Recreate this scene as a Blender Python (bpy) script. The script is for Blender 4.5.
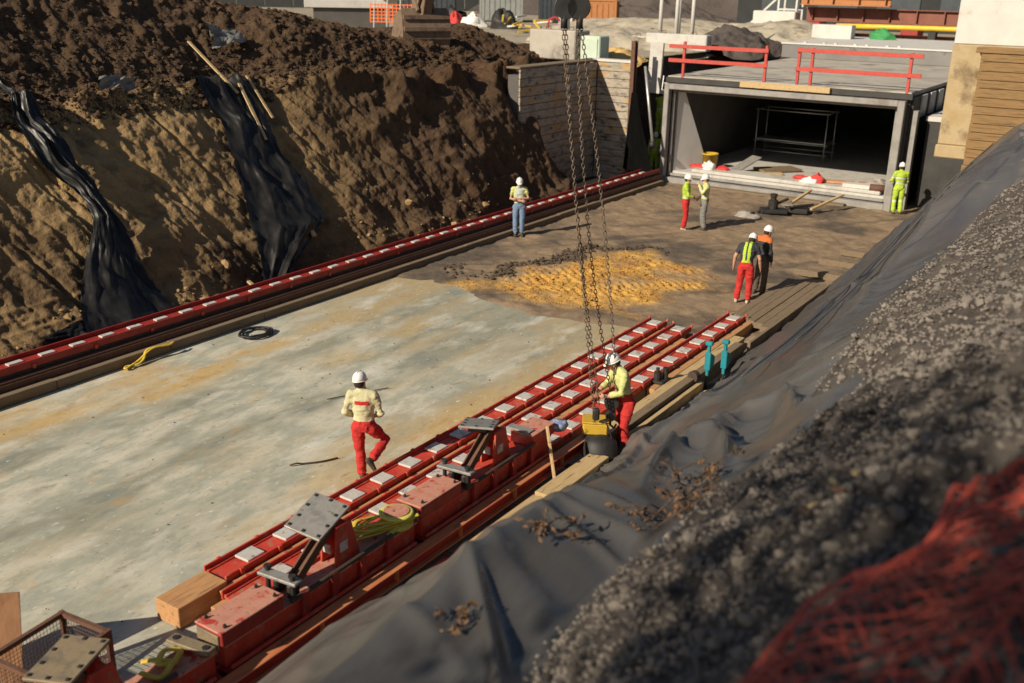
import bpy, math, random
import numpy as np
from mathutils import Matrix, Vector

for o in list(bpy.data.objects):
    bpy.data.objects.remove(o, do_unlink=True)
scene = bpy.context.scene
C = scene.collection
rnd = random.Random(7)

# ------------------------------------------------------------------ camera, sky, sun, exposure
cam_data = bpy.data.cameras.new('camera')
cam = bpy.data.objects.new('camera', cam_data)
C.objects.link(cam)
scene.camera = cam
cam_data.sensor_width = 36.0
cam_data.lens = 35.61
cam_data.clip_end = 2000
cam.matrix_world = Matrix(((0.83104463, -0.20051249, 0.5188059, 0.0),
                           (0.55591013, 0.26902634, -0.78650414, 0.0),
                           (0.01813145, 0.9420295, 0.33503982, 7.4),
                           (0, 0, 0, 1)))
cam_data.dof.use_dof = True
cam_data.dof.focus_distance = 19.0
cam_data.dof.aperture_fstop = 1.0

SUN_EL, SUN_AZ = math.radians(31), math.radians(18)
L = Vector((math.sin(SUN_AZ) * math.cos(SUN_EL), math.cos(SUN_AZ) * math.cos(SUN_EL), -math.sin(SUN_EL)))
world = bpy.data.worlds.new('World')
scene.world = world
world.use_nodes = True
wn = world.node_tree.nodes
sky = wn.new('ShaderNodeTexSky')
sky.sky_type = 'NISHITA'
sky.sun_disc = False
sky.sun_elevation = SUN_EL
sky.sun_rotation = math.atan2(-L.x, -L.y)
wn['Background'].inputs['Strength'].default_value = 0.05
world.node_tree.links.new(sky.outputs[0], wn['Background'].inputs['Color'])
sun_data = bpy.data.lights.new('sun', 'SUN')
sun_data.energy = 5.0
sun_data.angle = math.radians(0.5)
sun_data.color = (1.0, 0.88, 0.70)
sun = bpy.data.objects.new('sun', sun_data)
C.objects.link(sun)
sun.rotation_euler = L.to_track_quat('-Z', 'Y').to_euler()
sun.location = (-30, -60, 60)
scene.view_settings.view_transform = 'Standard'
scene.view_settings.look = 'None'
scene.view_settings.gamma = 1.0
scene.view_settings.exposure = 0.3

# ------------------------------------------------------------------ noise (numpy)
def _hash(ix, iy, iz, seed):
    h = (ix * 374761393 + iy * 668265263 + iz * 2147483647 + seed * 974634777) & 0xFFFFFFFF
    h = ((h ^ (h >> 13)) * 1274126177) & 0xFFFFFFFF
    h = ((h ^ (h >> 16)) * 2246822519) & 0xFFFFFFFF
    return ((h ^ (h >> 15)) & 0xFFFFFF) / float(0xFFFFFF)

def vnoise(x, y, z=0.0, seed=0):
    x, y, z = np.broadcast_arrays(np.asarray(x, float), np.asarray(y, float), np.asarray(z, float))
    ix, iy, iz = np.floor(x).astype(np.int64), np.floor(y).astype(np.int64), np.floor(z).astype(np.int64)
    fx, fy, fz = x - ix, y - iy, z - iz
    fx, fy, fz = (f * f * f * (f * (f * 6 - 15) + 10) for f in (fx, fy, fz))
    r = 0
    for dx in (0, 1):
        for dy in (0, 1):
            for dz in (0, 1):
                w = (fx if dx else 1 - fx) * (fy if dy else 1 - fy) * (fz if dz else 1 - fz)
                r = r + w * _hash(ix + dx, iy + dy, iz + dz, seed)
    return r * 2 - 1

def fbm(x, y, z=0.0, octv=5, seed=0, gain=0.5, ridged=False):
    a, s, r = 1.0, 1.0, 0
    for k in range(octv):
        n = vnoise(np.asarray(x) * s + 3.1 * k, np.asarray(y) * s + 1.7 * k, np.asarray(z) * s + 5.3 * k, seed + k)
        r = r + a * ((1 - np.abs(n)) * 2 - 1 if ridged else n)
        a *= gain
        s *= 2.03
    return r

def sstep(a, b, x):
    t = np.clip((np.asarray(x, float) - a) / (b - a), 0, 1)
    return t * t * (3 - 2 * t)

ORD = ['first', 'second', 'third', 'fourth', 'fifth', 'sixth', 'seventh', 'eighth', 'ninth', 'tenth', 'eleventh', 'twelfth', 'thirteenth']
# ------------------------------------------------------------------ scene helpers
ROOT = {}
def tag(o, label=None, cat=None, group=None, kind=None):
    if label: o['label'] = label
    if cat: o['category'] = cat
    if group: o['group'] = group
    if kind: o['kind'] = kind
    return o

def thing(name, label, cat, loc=(0, 0, 0), group=None):
    o = bpy.data.objects.new(name, None)
    o.empty_display_size = 0.2
    C.objects.link(o)
    o.location = loc
    ROOT[o] = np.array(loc, float)
    return tag(o, label, cat, group)

def copy_tree(o, parent=None):
    c = o.copy()
    C.objects.link(c)
    if parent: c.parent = parent
    for ch in list(o.children):
        copy_tree(ch, c)
    return c

def mesh_np(name, V, F, mat, parent=None, smooth=False, attrs=None):
    V = np.asarray(V, np.float32)
    F = np.asarray(F, np.int32)
    me = bpy.data.meshes.new(name)
    k = F.shape[1]
    if parent in ROOT:
        V = V - ROOT[parent].astype(np.float32)
    me.vertices.add(len(V)); me.vertices.foreach_set('co', V.ravel())
    me.loops.add(F.size); me.loops.foreach_set('vertex_index', F.ravel())
    me.polygons.add(len(F)); me.polygons.foreach_set('loop_start', np.arange(0, F.size, k, dtype=np.int32))
    me.update(calc_edges=True)
    me.polygons.foreach_set('use_smooth', np.full(len(F), smooth))
    for an, av in (attrs or {}).items():
        a = me.attributes.new(an, 'FLOAT', 'POINT')
        a.data.foreach_set('value', np.asarray(av, np.float32).ravel())
    me.materials.append(mat)
    o = bpy.data.objects.new(name, me)
    C.objects.link(o)
    if parent is not None:
        o.parent = parent
        if parent in ROOT: ROOT[o] = ROOT[parent]
    return o

def grid(name, X, Y, Z, mat, parent=None, smooth=True, attrs=None):
    n, m = X.shape
    i = np.arange(n * m).reshape(n, m)
    F = np.stack([i[:-1, :-1], i[1:, :-1], i[1:, 1:], i[:-1, 1:]], -1).reshape(-1, 4)
    return mesh_np(name, np.stack([X, Y, Z], -1).reshape(-1, 3), F, mat, parent, smooth, attrs)

def frame(d, up=(0, 0, 1)):
    d = np.array(d, float); d /= np.linalg.norm(d)
    up = np.array(up, float)
    if abs(d.dot(up)) > 0.98: up = np.array((0.0, 1.0, 0.0)) if abs(d[1]) < 0.9 else np.array((1.0, 0, 0))
    s = np.cross(d, up); s /= np.linalg.norm(s)
    return s, d, np.cross(s, d)

class MB:
    def __init__(self): self.v, self.f = [], []
    def add(self, vs, fs):
        b = len(self.v)
        self.v += [tuple(float(c) for c in p) for p in vs]
        self.f += [tuple(i + b for i in f) for f in fs]
        return self
    def box(self, c, s, R=None):
        c = np.array(c, float); h = np.array(s, float) / 2
        P = [np.array((x, y, z)) * h for x in (-1, 1) for y in (-1, 1) for z in (-1, 1)]
        if R is not None: P = [np.array(R) @ p for p in P]
        return self.add([c + p for p in P], [(0, 1, 3, 2), (4, 6, 7, 5), (0, 4, 5, 1), (2, 3, 7, 6), (0, 2, 6, 4), (1, 5, 7, 3)])
    def bx(self, x0, x1, y0, y1, z0, z1):
        return self.box(((x0 + x1) / 2, (y0 + y1) / 2, (z0 + z1) / 2), (x1 - x0, y1 - y0, z1 - z0))
    def bar(self, p0, p1, w, h, up=(0, 0, 1)):
        p0, p1 = np.array(p0, float), np.array(p1, float)
        s, d, u = frame(p1 - p0, up)
        return self.box((p0 + p1) / 2, (w, np.linalg.norm(p1 - p0), h), np.stack([s, d, u], 1))
    def tube(self, pts, r, n=8, cap=True, flat=1.0):
        pts = [np.array(p, float) for p in pts]
        rs = r if hasattr(r, '__len__') else [r] * len(pts)
        vs, fs = [], []
        up = (0, 0, 1)
        for i, p in enumerate(pts):
            d = pts[min(i + 1, len(pts) - 1)] - pts[max(i - 1, 0)]
            s, d, u = frame(d, up)
            for k in range(n):
                a = 2 * math.pi * k / n
                vs.append(p + rs[i] * (math.cos(a) * s + flat * math.sin(a) * u))
        for i in range(len(pts) - 1):
            for k in range(n):
                a, b = i * n + k, i * n + (k + 1) % n
                fs.append((a, a + n, b + n, b))
        if cap:
            fs.append(tuple(range(n)))
            fs.append(tuple(reversed(range(len(vs) - n, len(vs)))))
        return self.add(vs, fs)
    def loft(self, rings, n=12):
        # ring = (centre, side vector, front vector, half width, half depth)
        vs, fs = [], []
        for c, s, f, a, b in rings:
            c, s, f = np.array(c, float), np.array(s, float), np.array(f, float)
            for k in range(n):
                t = 2 * math.pi * k / n
                vs.append(c + a * math.cos(t) * s + b * math.sin(t) * f)
        for i in range(len(rings) - 1):
            for k in range(n):
                a, b = i * n + k, i * n + (k + 1) % n
                fs.append((a, b, b + n, a + n))
        fs.append(tuple(reversed(range(n))))
        fs.append(tuple(range(len(vs) - n, len(vs))))
        return self.add(vs, fs)
    def ball(self, c, r, n=10, m=6):
        r = np.array(r if hasattr(r, '__len__') else (r, r, r), float)
        c = np.array(c, float)
        vs, fs = [c + r * (0, 0, -1)], []
        for i in range(1, m):
            ph = math.pi * i / m - math.pi / 2
            for k in range(n):
                t = 2 * math.pi * k / n
                vs.append(c + r * (math.cos(ph) * math.cos(t), math.cos(ph) * math.sin(t), math.sin(ph)))
        vs.append(c + r * (0, 0, 1))
        for k in range(n):
            fs.append((0, 1 + (k + 1) % n, 1 + k))
            for i in range(m - 2):
                a, b = 1 + i * n + k, 1 + i * n + (k + 1) % n
                fs.append((a, b, b + n, a + n))
            a, b = 1 + (m - 2) * n + k, 1 + (m - 2) * n + (k + 1) % n
            fs.append((a, b, len(vs) - 1))
        return self.add(vs, fs)
    def lathe(self, c, prof, n=16, axis='z'):
        c = np.array(c, float)
        vs, fs = [], []
        for r, h in prof:
            for k in range(n):
                t = 2 * math.pi * k / n
                p = (r * math.cos(t), r * math.sin(t), h)
                if axis == 'y': p = (p[0], p[2], p[1])
                if axis == 'x': p = (p[2], p[0], p[1])
                vs.append(c + p)
        for i in range(len(prof) - 1):
            for k in range(n):
                a, b = i * n + k, i * n + (k + 1) % n
                fs.append((a, b, b + n, a + n))
        fs.append(tuple(reversed(range(n)))); fs.append(tuple(range(len(vs) - n, len(vs))))
        return self.add(vs, fs)
    def prism(self, poly, a0, a1, axis='x'):
        n = len(poly)
        def P(u, w, a): return {'x': (a, u, w), 'y': (u, a, w), 'z': (u, w, a)}[axis]
        return self.add([P(u, w, a0) for u, w in poly] + [P(u, w, a1) for u, w in poly],
                        [tuple(range(n)), tuple(range(2 * n - 1, n - 1, -1))] + [(i, i + n, (i + 1) % n + n, (i + 1) % n) for i in range(n)])
    def build(self, name, mat, parent=None, smooth=False, bevel=0.0):
        me = bpy.data.meshes.new(name)
        off = ROOT.get(parent, np.zeros(3))
        me.from_pydata([tuple(np.array(p) - off) for p in self.v], [], self.f)
        import bmesh
        bm = bmesh.new(); bm.from_mesh(me)
        bmesh.ops.recalc_face_normals(bm, faces=bm.faces)
        if bevel: bmesh.ops.bevel(bm, geom=list(bm.edges), offset=bevel, segments=1, affect='EDGES', clamp_overlap=True)
        bm.to_mesh(me); bm.free()
        if smooth: me.polygons.foreach_set('use_smooth', [True] * len(me.polygons))
        me.materials.append(mat)
        o = bpy.data.objects.new(name, me)
        C.objects.link(o)
        if parent is not None:
            o.parent = parent
            if parent in ROOT: ROOT[o] = ROOT[parent]
        return o

def rotz(a): return np.array(((math.cos(a), -math.sin(a), 0), (math.sin(a), math.cos(a), 0), (0, 0, 1)))
def rotx(a): return np.array(((1, 0, 0), (0, math.cos(a), -math.sin(a)), (0, math.sin(a), math.cos(a))))
def roty(a): return np.array(((math.cos(a), 0, math.sin(a)), (0, 1, 0), (-math.sin(a), 0, math.cos(a))))

# ------------------------------------------------------------------ materials
MATS = {}
def mat(name, cols, scale=3.0, stretch=(1, 1, 1), rough=0.8, bump=0.3, bscale=None, metal=0.0, spots=None, detail=8,
        attr=None, rand=True, spec=0.5, bdist=0.02, attr2=None):
    """cols: colour stops mixed by stretched noise; spots: (colour, scale, threshold, softness) patches on top;
    attr: (attribute, colours) a second colour ramp mixed in by a mesh attribute."""
    if name in MATS: return MATS[name]
    m = bpy.data.materials.new(name); MATS[name] = m
    m.use_nodes = True
    nt = m.node_tree; N = nt.nodes; K = nt.links.new
    bs = N['Principled BSDF']
    tc = N.new('ShaderNodeTexCoord')
    mp = N.new('ShaderNodeMapping'); mp.inputs['Scale'].default_value = stretch
    if rand:
        oi = N.new('ShaderNodeObjectInfo')
        mu = N.new('ShaderNodeMath'); mu.operation = 'MULTIPLY'; mu.inputs[1].default_value = 37.0
        K(oi.outputs['Random'], mu.inputs[0])
        ad = N.new('ShaderNodeVectorMath'); ad.operation = 'ADD'
        K(tc.outputs['Object'], ad.inputs[0]); K(mu.outputs[0], ad.inputs[1])
        K(ad.outputs[0], mp.inputs[0]); src = ad.outputs[0]
    else:
        K(tc.outputs['Object'], mp.inputs[0]); src = tc.outputs['Object']
    def noise(vec, sc, det=detail, ro=0.6):
        n = N.new('ShaderNodeTexNoise'); n.inputs['Scale'].default_value = sc
        n.inputs['Detail'].default_value = det; n.inputs['Roughness'].default_value = ro
        K(vec, n.inputs['Vector']); return n.outputs['Fac']
    def ramp(fac, stops):
        r = N.new('ShaderNodeValToRGB'); e = r.color_ramp.elements
        lo, hi = 0.3, 0.7
        for i, c in enumerate(stops):
            p = lo + (hi - lo) * i / max(1, len(stops) - 1)
            if i < 2: e[i].position = p; e[i].color = (*c, 1)
            else: x = e.new(p); x.color = (*c, 1)
        K(fac, r.inputs[0]); return r.outputs[0]
    def mix(fac, a, b):
        x = N.new('ShaderNodeMix'); x.data_type = 'RGBA'
        K(fac, x.inputs['Factor']); K(a, x.inputs[6])
        if isinstance(b, tuple): x.inputs[7].default_value = (*b, 1)
        else: K(b, x.inputs[7])
        return x.outputs[2]
    base = ramp(noise(mp.outputs[0], scale), cols if len(cols) > 1 else cols * 2)
    for at in (attr, attr2):
        if at:
            an = N.new('ShaderNodeAttribute'); an.attribute_name = at[0]
            base = mix(an.outputs['Fac'], base, ramp(noise(mp.outputs[0], at[2] if len(at) > 2 else scale * 1.3), at[1]))
    for (c, sc, th, so) in (spots or []):
        mr = N.new('ShaderNodeMapRange'); mr.inputs['From Min'].default_value = th; mr.inputs['From Max'].default_value = th + so
        K(noise(mp.outputs[0], sc), mr.inputs['Value'])
        base = mix(mr.outputs[0], base, c)
    K(base, bs.inputs['Base Color'])
    bs.inputs['Metallic'].default_value = metal
    bs.inputs['Specular IOR Level'].default_value = spec
    if isinstance(rough, tuple):
        mr = N.new('ShaderNodeMapRange'); mr.inputs['From Min'].default_value = 0.3; mr.inputs['From Max'].default_value = 0.7
        mr.inputs['To Min'].default_value, mr.inputs['To Max'].default_value = rough
        K(noise(src, scale * 2.3), mr.inputs['Value']); K(mr.outputs[0], bs.inputs['Roughness'])
    else: bs.inputs['Roughness'].default_value = rough
    if bump:
        b = N.new('ShaderNodeBump'); b.inputs['Strength'].default_value = bump; b.inputs['Distance'].default_value = bdist
        K(noise(mp.outputs[0], bscale or scale * 5), b.inputs['Height']); K(b.outputs[0], bs.inputs['Normal'])
    return m

RED = mat('red_paint', [(0.38, 0.03, 0.018), (0.52, 0.05, 0.028), (0.46, 0.07, 0.04)], 5, rough=(0.45, 0.7), bump=0.12,
          spots=[((0.33, 0.17, 0.11), 7, 0.54, 0.14), ((0.10, 0.05, 0.035), 12, 0.60, 0.08)])
RED_DEEP = mat('red_paint_deep', [(0.24, 0.018, 0.015), (0.34, 0.03, 0.022)], 4, rough=(0.4, 0.7), bump=0.12,
               spots=[((0.07, 0.035, 0.025), 8, 0.6, 0.1)])
RED_WORN = mat('red_paint_worn', [(0.42, 0.17, 0.12), (0.50, 0.24, 0.17), (0.45, 0.14, 0.09)], 6, rough=0.75, bump=0.15,
               spots=[((0.40, 0.04, 0.03), 5, 0.58, 0.05), ((0.12, 0.06, 0.04), 16, 0.62, 0.05)])
ORANGE = mat('orange_steel', [(0.40, 0.12, 0.045), (0.50, 0.19, 0.08), (0.42, 0.09, 0.045)], 5, stretch=(1, .25, 1), rough=(0.5, 0.75), bump=0.15,
             spots=[((0.20, 0.09, 0.05), 7, 0.6, 0.1)])
STEEL = mat('bare_steel', [(0.20, 0.195, 0.18), (0.30, 0.29, 0.27), (0.24, 0.22, 0.19)], 5, rough=(0.4, 0.65), metal=0.25, bump=0.1,
            spots=[((0.14, 0.09, 0.055), 8, 0.6, 0.12)])
STEEL_RUST = mat('rusty_steel_plate', [(0.13, 0.11, 0.09), (0.26, 0.20, 0.12), (0.17, 0.14, 0.11)], 5, rough=0.65, metal=0.2, bump=0.15)
PAD = mat('bearing_pad_steel', [(0.42, 0.40, 0.37), (0.60, 0.58, 0.54)], 7, rough=(0.35, 0.6), bump=0.06,
          spots=[((0.27, 0.20, 0.15), 7, 0.54, 0.12)])
RUST = mat('rust_brown_steel', [(0.075, 0.035, 0.022), (0.13, 0.06, 0.035), (0.09, 0.05, 0.035)], 6, rough=0.8, bump=0.25)
RUST_DARK = mat('dark_dirty_steel', [(0.035, 0.026, 0.02), (0.075, 0.045, 0.032)], 5, rough=0.8, bump=0.25)
BLACK = mat('black_rubber', [(0.010, 0.010, 0.010), (0.028, 0.026, 0.024)], 6, rough=0.6, bump=0.15)
DARKMETAL = mat('dark_metal', [(0.025, 0.023, 0.02), (0.06, 0.052, 0.045)], 8, rough=0.5, metal=0.4, bump=0.15)
TIMBER = mat('timber', [(0.36, 0.235, 0.105), (0.50, 0.36, 0.18), (0.40, 0.27, 0.13)], 3, stretch=(6, .6, 6), rough=0.85, bump=0.25, bscale=9,
             spots=[((0.17, 0.11, 0.06), 2.5, 0.58, 0.12)])
TIMBER_RED = mat('timber_orange', [(0.38, 0.18, 0.07), (0.48, 0.26, 0.11), (0.30, 0.14, 0.06)], 3, stretch=(6, .6, 6), rough=0.85, bump=0.25, bscale=9,
                 spots=[((0.13, 0.08, 0.045), 2.5, 0.6, 0.1)])
TIMBER_DARK = mat('timber_dark', [(0.12, 0.085, 0.05), (0.20, 0.145, 0.09), (0.14, 0.10, 0.06)], 3, stretch=(6, .6, 6), rough=0.9, bump=0.3, bscale=9)
LAGGING = mat('lagging_board', [(0.16, 0.092, 0.036), (0.25, 0.15, 0.062), (0.11, 0.068, 0.032)], 2.5, stretch=(.5, 5, 6), rough=0.9, bump=0.35, bscale=9,
              spots=[((0.14, 0.10, 0.06), 3, 0.58, 0.12)])
BOARD_GREY = mat('weathered_board', [(0.20, 0.18, 0.15), (0.40, 0.345, 0.27), (0.15, 0.135, 0.115)], 1.4, stretch=(1, 1, 2.2), rough=0.95, bump=0.6, bscale=7, bdist=.04,
                 spots=[((0.44, 0.28, 0.12), 1.2, 0.53, 0.12), ((0.07, 0.065, 0.06), 2.6, 0.55, 0.12)])
CONC = mat('concrete', [(0.40, 0.385, 0.35), (0.50, 0.48, 0.44), (0.36, 0.34, 0.31)], 1.5, rough=0.85, bump=0.12, bscale=20,
           spots=[((0.28, 0.25, 0.20), 2.5, 0.6, 0.12)], rand=False)
CONC_PALE = mat('concrete_pale', [(0.50, 0.48, 0.44), (0.60, 0.58, 0.54)], 1.5, rough=0.85, bump=0.1, bscale=20,
                spots=[((0.42, 0.38, 0.31), 2.2, 0.62, 0.15)], rand=False)
CONC_DIRTY = mat('concrete_stained', [(0.33, 0.235, 0.11), (0.40, 0.31, 0.18), (0.22, 0.145, 0.07)], 1.1, rough=0.9, bump=0.15, bscale=14,
                 spots=[((0.15, 0.10, 0.055), 0.9, 0.54, 0.12)], rand=False)
CONC_GREY = mat('frame_grey', [(0.21, 0.20, 0.185), (0.28, 0.265, 0.245), (0.17, 0.16, 0.15)], 1.5, rough=0.7, bump=0.1, bscale=14,
                spots=[((0.20, 0.165, 0.13), 2.4, 0.6, 0.12)], rand=False)
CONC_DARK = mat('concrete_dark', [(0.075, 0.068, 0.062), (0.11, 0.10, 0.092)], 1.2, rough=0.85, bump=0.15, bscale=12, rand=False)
CONC_MID = mat('concrete_mid', [(0.15, 0.145, 0.14), (0.21, 0.20, 0.19)], .8, rough=.85, bump=.15, bscale=8, rand=False, spots=[((.10, .09, .08), 1.5, .6, .1)])
ROOFC = mat('roof_concrete', [(0.33, 0.30, 0.25), (0.43, 0.39, 0.33), (0.26, 0.235, 0.20)], .45, rough=.9, bump=.2, bscale=9, rand=False, spots=[((.14, .12, .095), .6, .55, .15), ((.46, .43, .37), 1.1, .6, .1)])
MEMBRANE = mat('black_membrane', [(0.02, 0.019, 0.018), (0.045, 0.042, 0.038)], 2, rough=0.6, bump=0.15)
PLASTIC = mat('black_plastic', [(0.008, 0.008, 0.008), (0.014, 0.0135, 0.013), (0.022, 0.02, 0.018)], 2.0, rough=(0.34, 0.48), bump=0.08, bscale=5,
              spots=[((0.05, 0.043, 0.036), 1.3, 0.60, 0.25)], rand=False, spec=0.3)
PLASTIC_DUSTY = mat('dusty_black_plastic', [(0.045, 0.043, 0.042), (0.066, 0.063, 0.060), (0.092, 0.087, 0.081)], .35, stretch=(1, .35, 1), rough=(0.26, 0.38), bump=0.55, bscale=2.6, bdist=.05, detail=3,
                    spots=[((0.17, 0.158, 0.14), 0.3, 0.50, 0.3)], rand=False, spec=0.55)

# ------------------------------------------------------------------ GROUND OF THE PIT
# concrete working slab
X, Y = np.meshgrid(np.linspace(-17.0, -6.7, 260), np.linspace(-6, 21.5, 420), indexing='ij')
def slab_z(x, y): return 0.008 * fbm(x * .35, y * .2, seed=4, octv=3) + 0.004 * fbm(x * 1.7, y * .8, seed=9, octv=3)
Z = slab_z(X, Y)
def band(x, c, w): return np.exp(-((x - c) / w) ** 2)
wob = 0.14 * fbm(X * 0 + 2, Y * .35, seed=21, octv=3)
rag = np.clip(0.55 + 0.75 * fbm(X * 2.6, Y * .9, seed=31, octv=5), 0, 1)
far = sstep(13.0, 18.0, Y)
orange = 1.15 * band(X + wob, -15.35, 0.42) * np.clip(rag * 1.7, 0, 1) + band(X + wob, -11.8, .35) * rag * .25
orange += 0.8 * band(X, -13.2, 1.6) * band(Y, 16.6, 1.3) * rag
orange += .75 * sstep(15.0, 18.8, Y + .5 * fbm(X * .5, Y * .3, seed=33, octv=3)) * np.clip(rag * 1.3, .25, 1)
orange = np.clip(orange + np.clip(fbm(X * .8, Y * .35, seed=77, octv=5) - .12, 0, 1) * 1.1, 0, 1)
wet = np.clip(band(X + wob, -14.5, .30) * rag * 1.3 + band(X - wob, -12.45, .40) * rag * 1.4 + band(X - wob, -13.4, .16) * rag * .9 + band(X + wob, -10.4, .45) * rag * .35
              + np.clip(fbm(X * .6, Y * .22, seed=55, octv=6) - .12, 0, 1) * .8 + far * .42, 0, 1)
SLAB = mat('slab_concrete', [(0.36, 0.35, 0.28), (0.53, 0.50, 0.40), (0.33, 0.34, 0.28), (0.52, 0.46, 0.33)], 1.3, stretch=(1.4, .6, 1), rough=(0.6, 0.85), bump=0.12, bscale=10,
           attr=('orange', [(0.50, 0.31, 0.10), (0.48, 0.36, 0.18), (0.42, 0.24, 0.08)], 3.0), attr2=('wet', [(0.20, 0.205, 0.165), (0.29, 0.28, 0.21), (0.17, 0.20, 0.19)], 2.0),
           spots=[((0.60, 0.58, 0.50), 1.1, 0.54, 0.20), ((0.44, 0.29, 0.12), 1.5, 0.60, 0.14), ((0.27, 0.24, 0.17), 4.0, 0.60, 0.12), ((0.25, 0.22, 0.16), 16.0, 0.60, 0.10), ((0.62, 0.60, 0.52), 11.0, 0.62, 0.08)], rand=False, detail=12)
slab = grid('concrete_slab', X, Y, Z, SLAB, attrs={'orange': orange, 'wet': wet})
tag(slab, kind='structure')

# mud beyond the slab
X, Y = np.meshgrid(np.linspace(-18.6, -6.0, 300), np.linspace(18.2, 40.0, 520), indexing='ij')
edge = 19.55 + 0.35 * fbm(X * .45, X * 0 + 3, seed=5, octv=5) - 0.3 * band(X, -11.7, 1.6)
cover = sstep(0, 0.55, Y - edge)
# ripped clay patch with track prints
A = np.array([(-15.0, 20.3), (-13.9, 25.3), (-11.2, 25.6), (-9.3, 23.7), (-9.6, 21.2), (-12.3, 19.8)])
def poly_sd(px, py, poly):
    d = np.full(px.shape, 1e9); ins = np.zeros(px.shape, bool)
    for i in range(len(poly)):
        a, b = poly[i], poly[(i + 1) % len(poly)]
        e = b - a; w = np.stack([px - a[0], py - a[1]], -1)
        t = np.clip((w @ e) / (e @ e), 0, 1)
        d = np.minimum(d, np.hypot(w[..., 0] - t * e[0], w[..., 1] - t * e[1]))
        c = (a[1] > py) != (b[1] > py)
        xx = (b[0] - a[0]) * (py - a[1]) / (b[1] - a[1] + 1e-12) + a[0]
        ins ^= c & (px < xx)
    return np.where(ins, d, -d)
sd = poly_sd(X, Y, A) + 0.75 * fbm(X * .8, Y * .8, seed=12, octv=5)
clay = sstep(-.25, .9, sd)
ang = math.radians(52)
tx, ty = X * math.cos(ang) + Y * math.sin(ang), -X * math.sin(ang) + Y * math.cos(ang)
lane = sstep(.1, .5, np.abs(((ty * .62) % 1) - .5) * 2)
tread = np.sin(tx * 2 * math.pi / .20) * lane * sstep(-.2, .3, fbm(X * .5, Y * .5, seed=44, octv=2) + .35)
ruts = fbm(tx * .25, ty * 1.6, seed=61, octv=4, ridged=True)
Z = -0.05 + 0.085 * cover + cover * (0.03 * fbm(X * .4, Y * .4, seed=2, octv=4) + 0.026 * fbm(X * 2.4, Y * 2.4, seed=3, octv=5) + .012 * fbm(tx * .5, ty * 3.5, seed=64, octv=3, ridged=True)) \
    + 0.018 * ruts * sstep(19, 22, Y) * sstep(33, 27, Y) * (1 - clay * .5) + clay * (0.028 * tread - 0.01 + 0.030 * fbm(X * 4.5, Y * 4.5, seed=8, octv=4, ridged=True))
rim = np.exp(-((sd + .25) / .28) ** 2) * cover * sstep(-12.3, -13.6, X - .12 * (Y - 20)) * sstep(20.0, 21.5, Y) 
Z += rim * 0.06 * np.clip(.4 + fbm(X * 2.2, Y * 2.2, seed=71, octv=4), 0, 1.5)
clay_at = clay * np.clip(.85 + .5 * fbm(X * 1.6, Y * 1.6, seed=13, octv=4), 0, 1)
dark_at = np.clip(rim * .9 * (Y > 21) + np.clip(fbm(X * .7, Y * .7, seed=90, octv=6) - .05, 0, 1) * 1.0 + np.clip(fbm(tx * .3, ty * 2.2, seed=93, octv=4) - .15, 0, 1) * .8, 0, 1) * (1 - clay * .85)
MUD = mat('mud', [(0.195, 0.135, 0.082), (0.265, 0.187, 0.115), (0.15, 0.104, 0.066)], 1.6, rough=0.95, bump=0.5, bscale=14, bdist=.04,
          attr=('dark', [(0.075, 0.058, 0.042), (0.11, 0.083, 0.06)], 4.0), attr2=('clay', [(0.36, 0.165, 0.032), (0.54, 0.31, 0.07), (0.30, 0.135, 0.032)], .7), rand=False)
# no mud may poke through the slab where it has not covered it yet
mud = grid('mud_floor', X, Y, Z, MUD, attrs={'clay': clay_at, 'dark': dark_at})
tag(mud, kind='structure')

# icosahedron rocks, many joined in one mesh
_t = (1 + 5 ** .5) / 2
ICO_V = np.array([(-1, _t, 0), (1, _t, 0), (-1, -_t, 0), (1, -_t, 0), (0, -1, _t), (0, 1, _t), (0, -1, -_t), (0, 1, -_t), (_t, 0, -1), (_t, 0, 1), (-_t, 0, -1), (-_t, 0, 1)]) / 1.9
ICO_F = np.array([(0, 11, 5), (0, 5, 1), (0, 1, 7), (0, 7, 10), (0, 10, 11), (1, 5, 9), (5, 11, 4), (11, 10, 2), (10, 7, 6), (7, 1, 8), (3, 9, 4), (3, 4, 2), (3, 2, 6), (3, 6, 8), (3, 8, 9), (4, 9, 5), (2, 4, 11), (6, 2, 10), (8, 6, 7), (9, 8, 1)])
def rocks(name, P, size, material, seed=1, parent=None, flat=.75, smooth=False):
    rg = np.random.default_rng(seed)
    n = len(P)
    size = np.broadcast_to(size, (n,))
    J = 1 + 0.32 * rg.uniform(-1, 1, (24, 12, 1))
    base = ICO_V[None] * J
    V = base[rg.integers(0, 24, n)]
    a = rg.uniform(0, 2 * math.pi, (n, 3))
    for ax in range(3):
        c, s = np.cos(a[:, ax])[:, None], np.sin(a[:, ax])[:, None]
        i, j = [(0, 1), (1, 2), (0, 2)][ax]
        vi, vj = V[..., i] * c - V[..., j] * s, V[..., i] * s + V[..., j] * c
        V[..., i], V[..., j] = vi, vj
    sc = np.stack([np.ones(n), rg.uniform(.7, 1.1, n), rg.uniform(flat - .15, flat + .15, n)], -1) * size[:, None] * .5
    V = V * sc[:, None, :] + P[:, None, :]
    F = ICO_F[None] + (np.arange(n) * 12)[:, None, None]
    tint = np.repeat(rg.uniform(0, 1, n), 12)
    o = mesh_np(name, V.reshape(-1, 3), F.reshape(-1, 3), material, parent, smooth, {'tint': tint})
    return o

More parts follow.
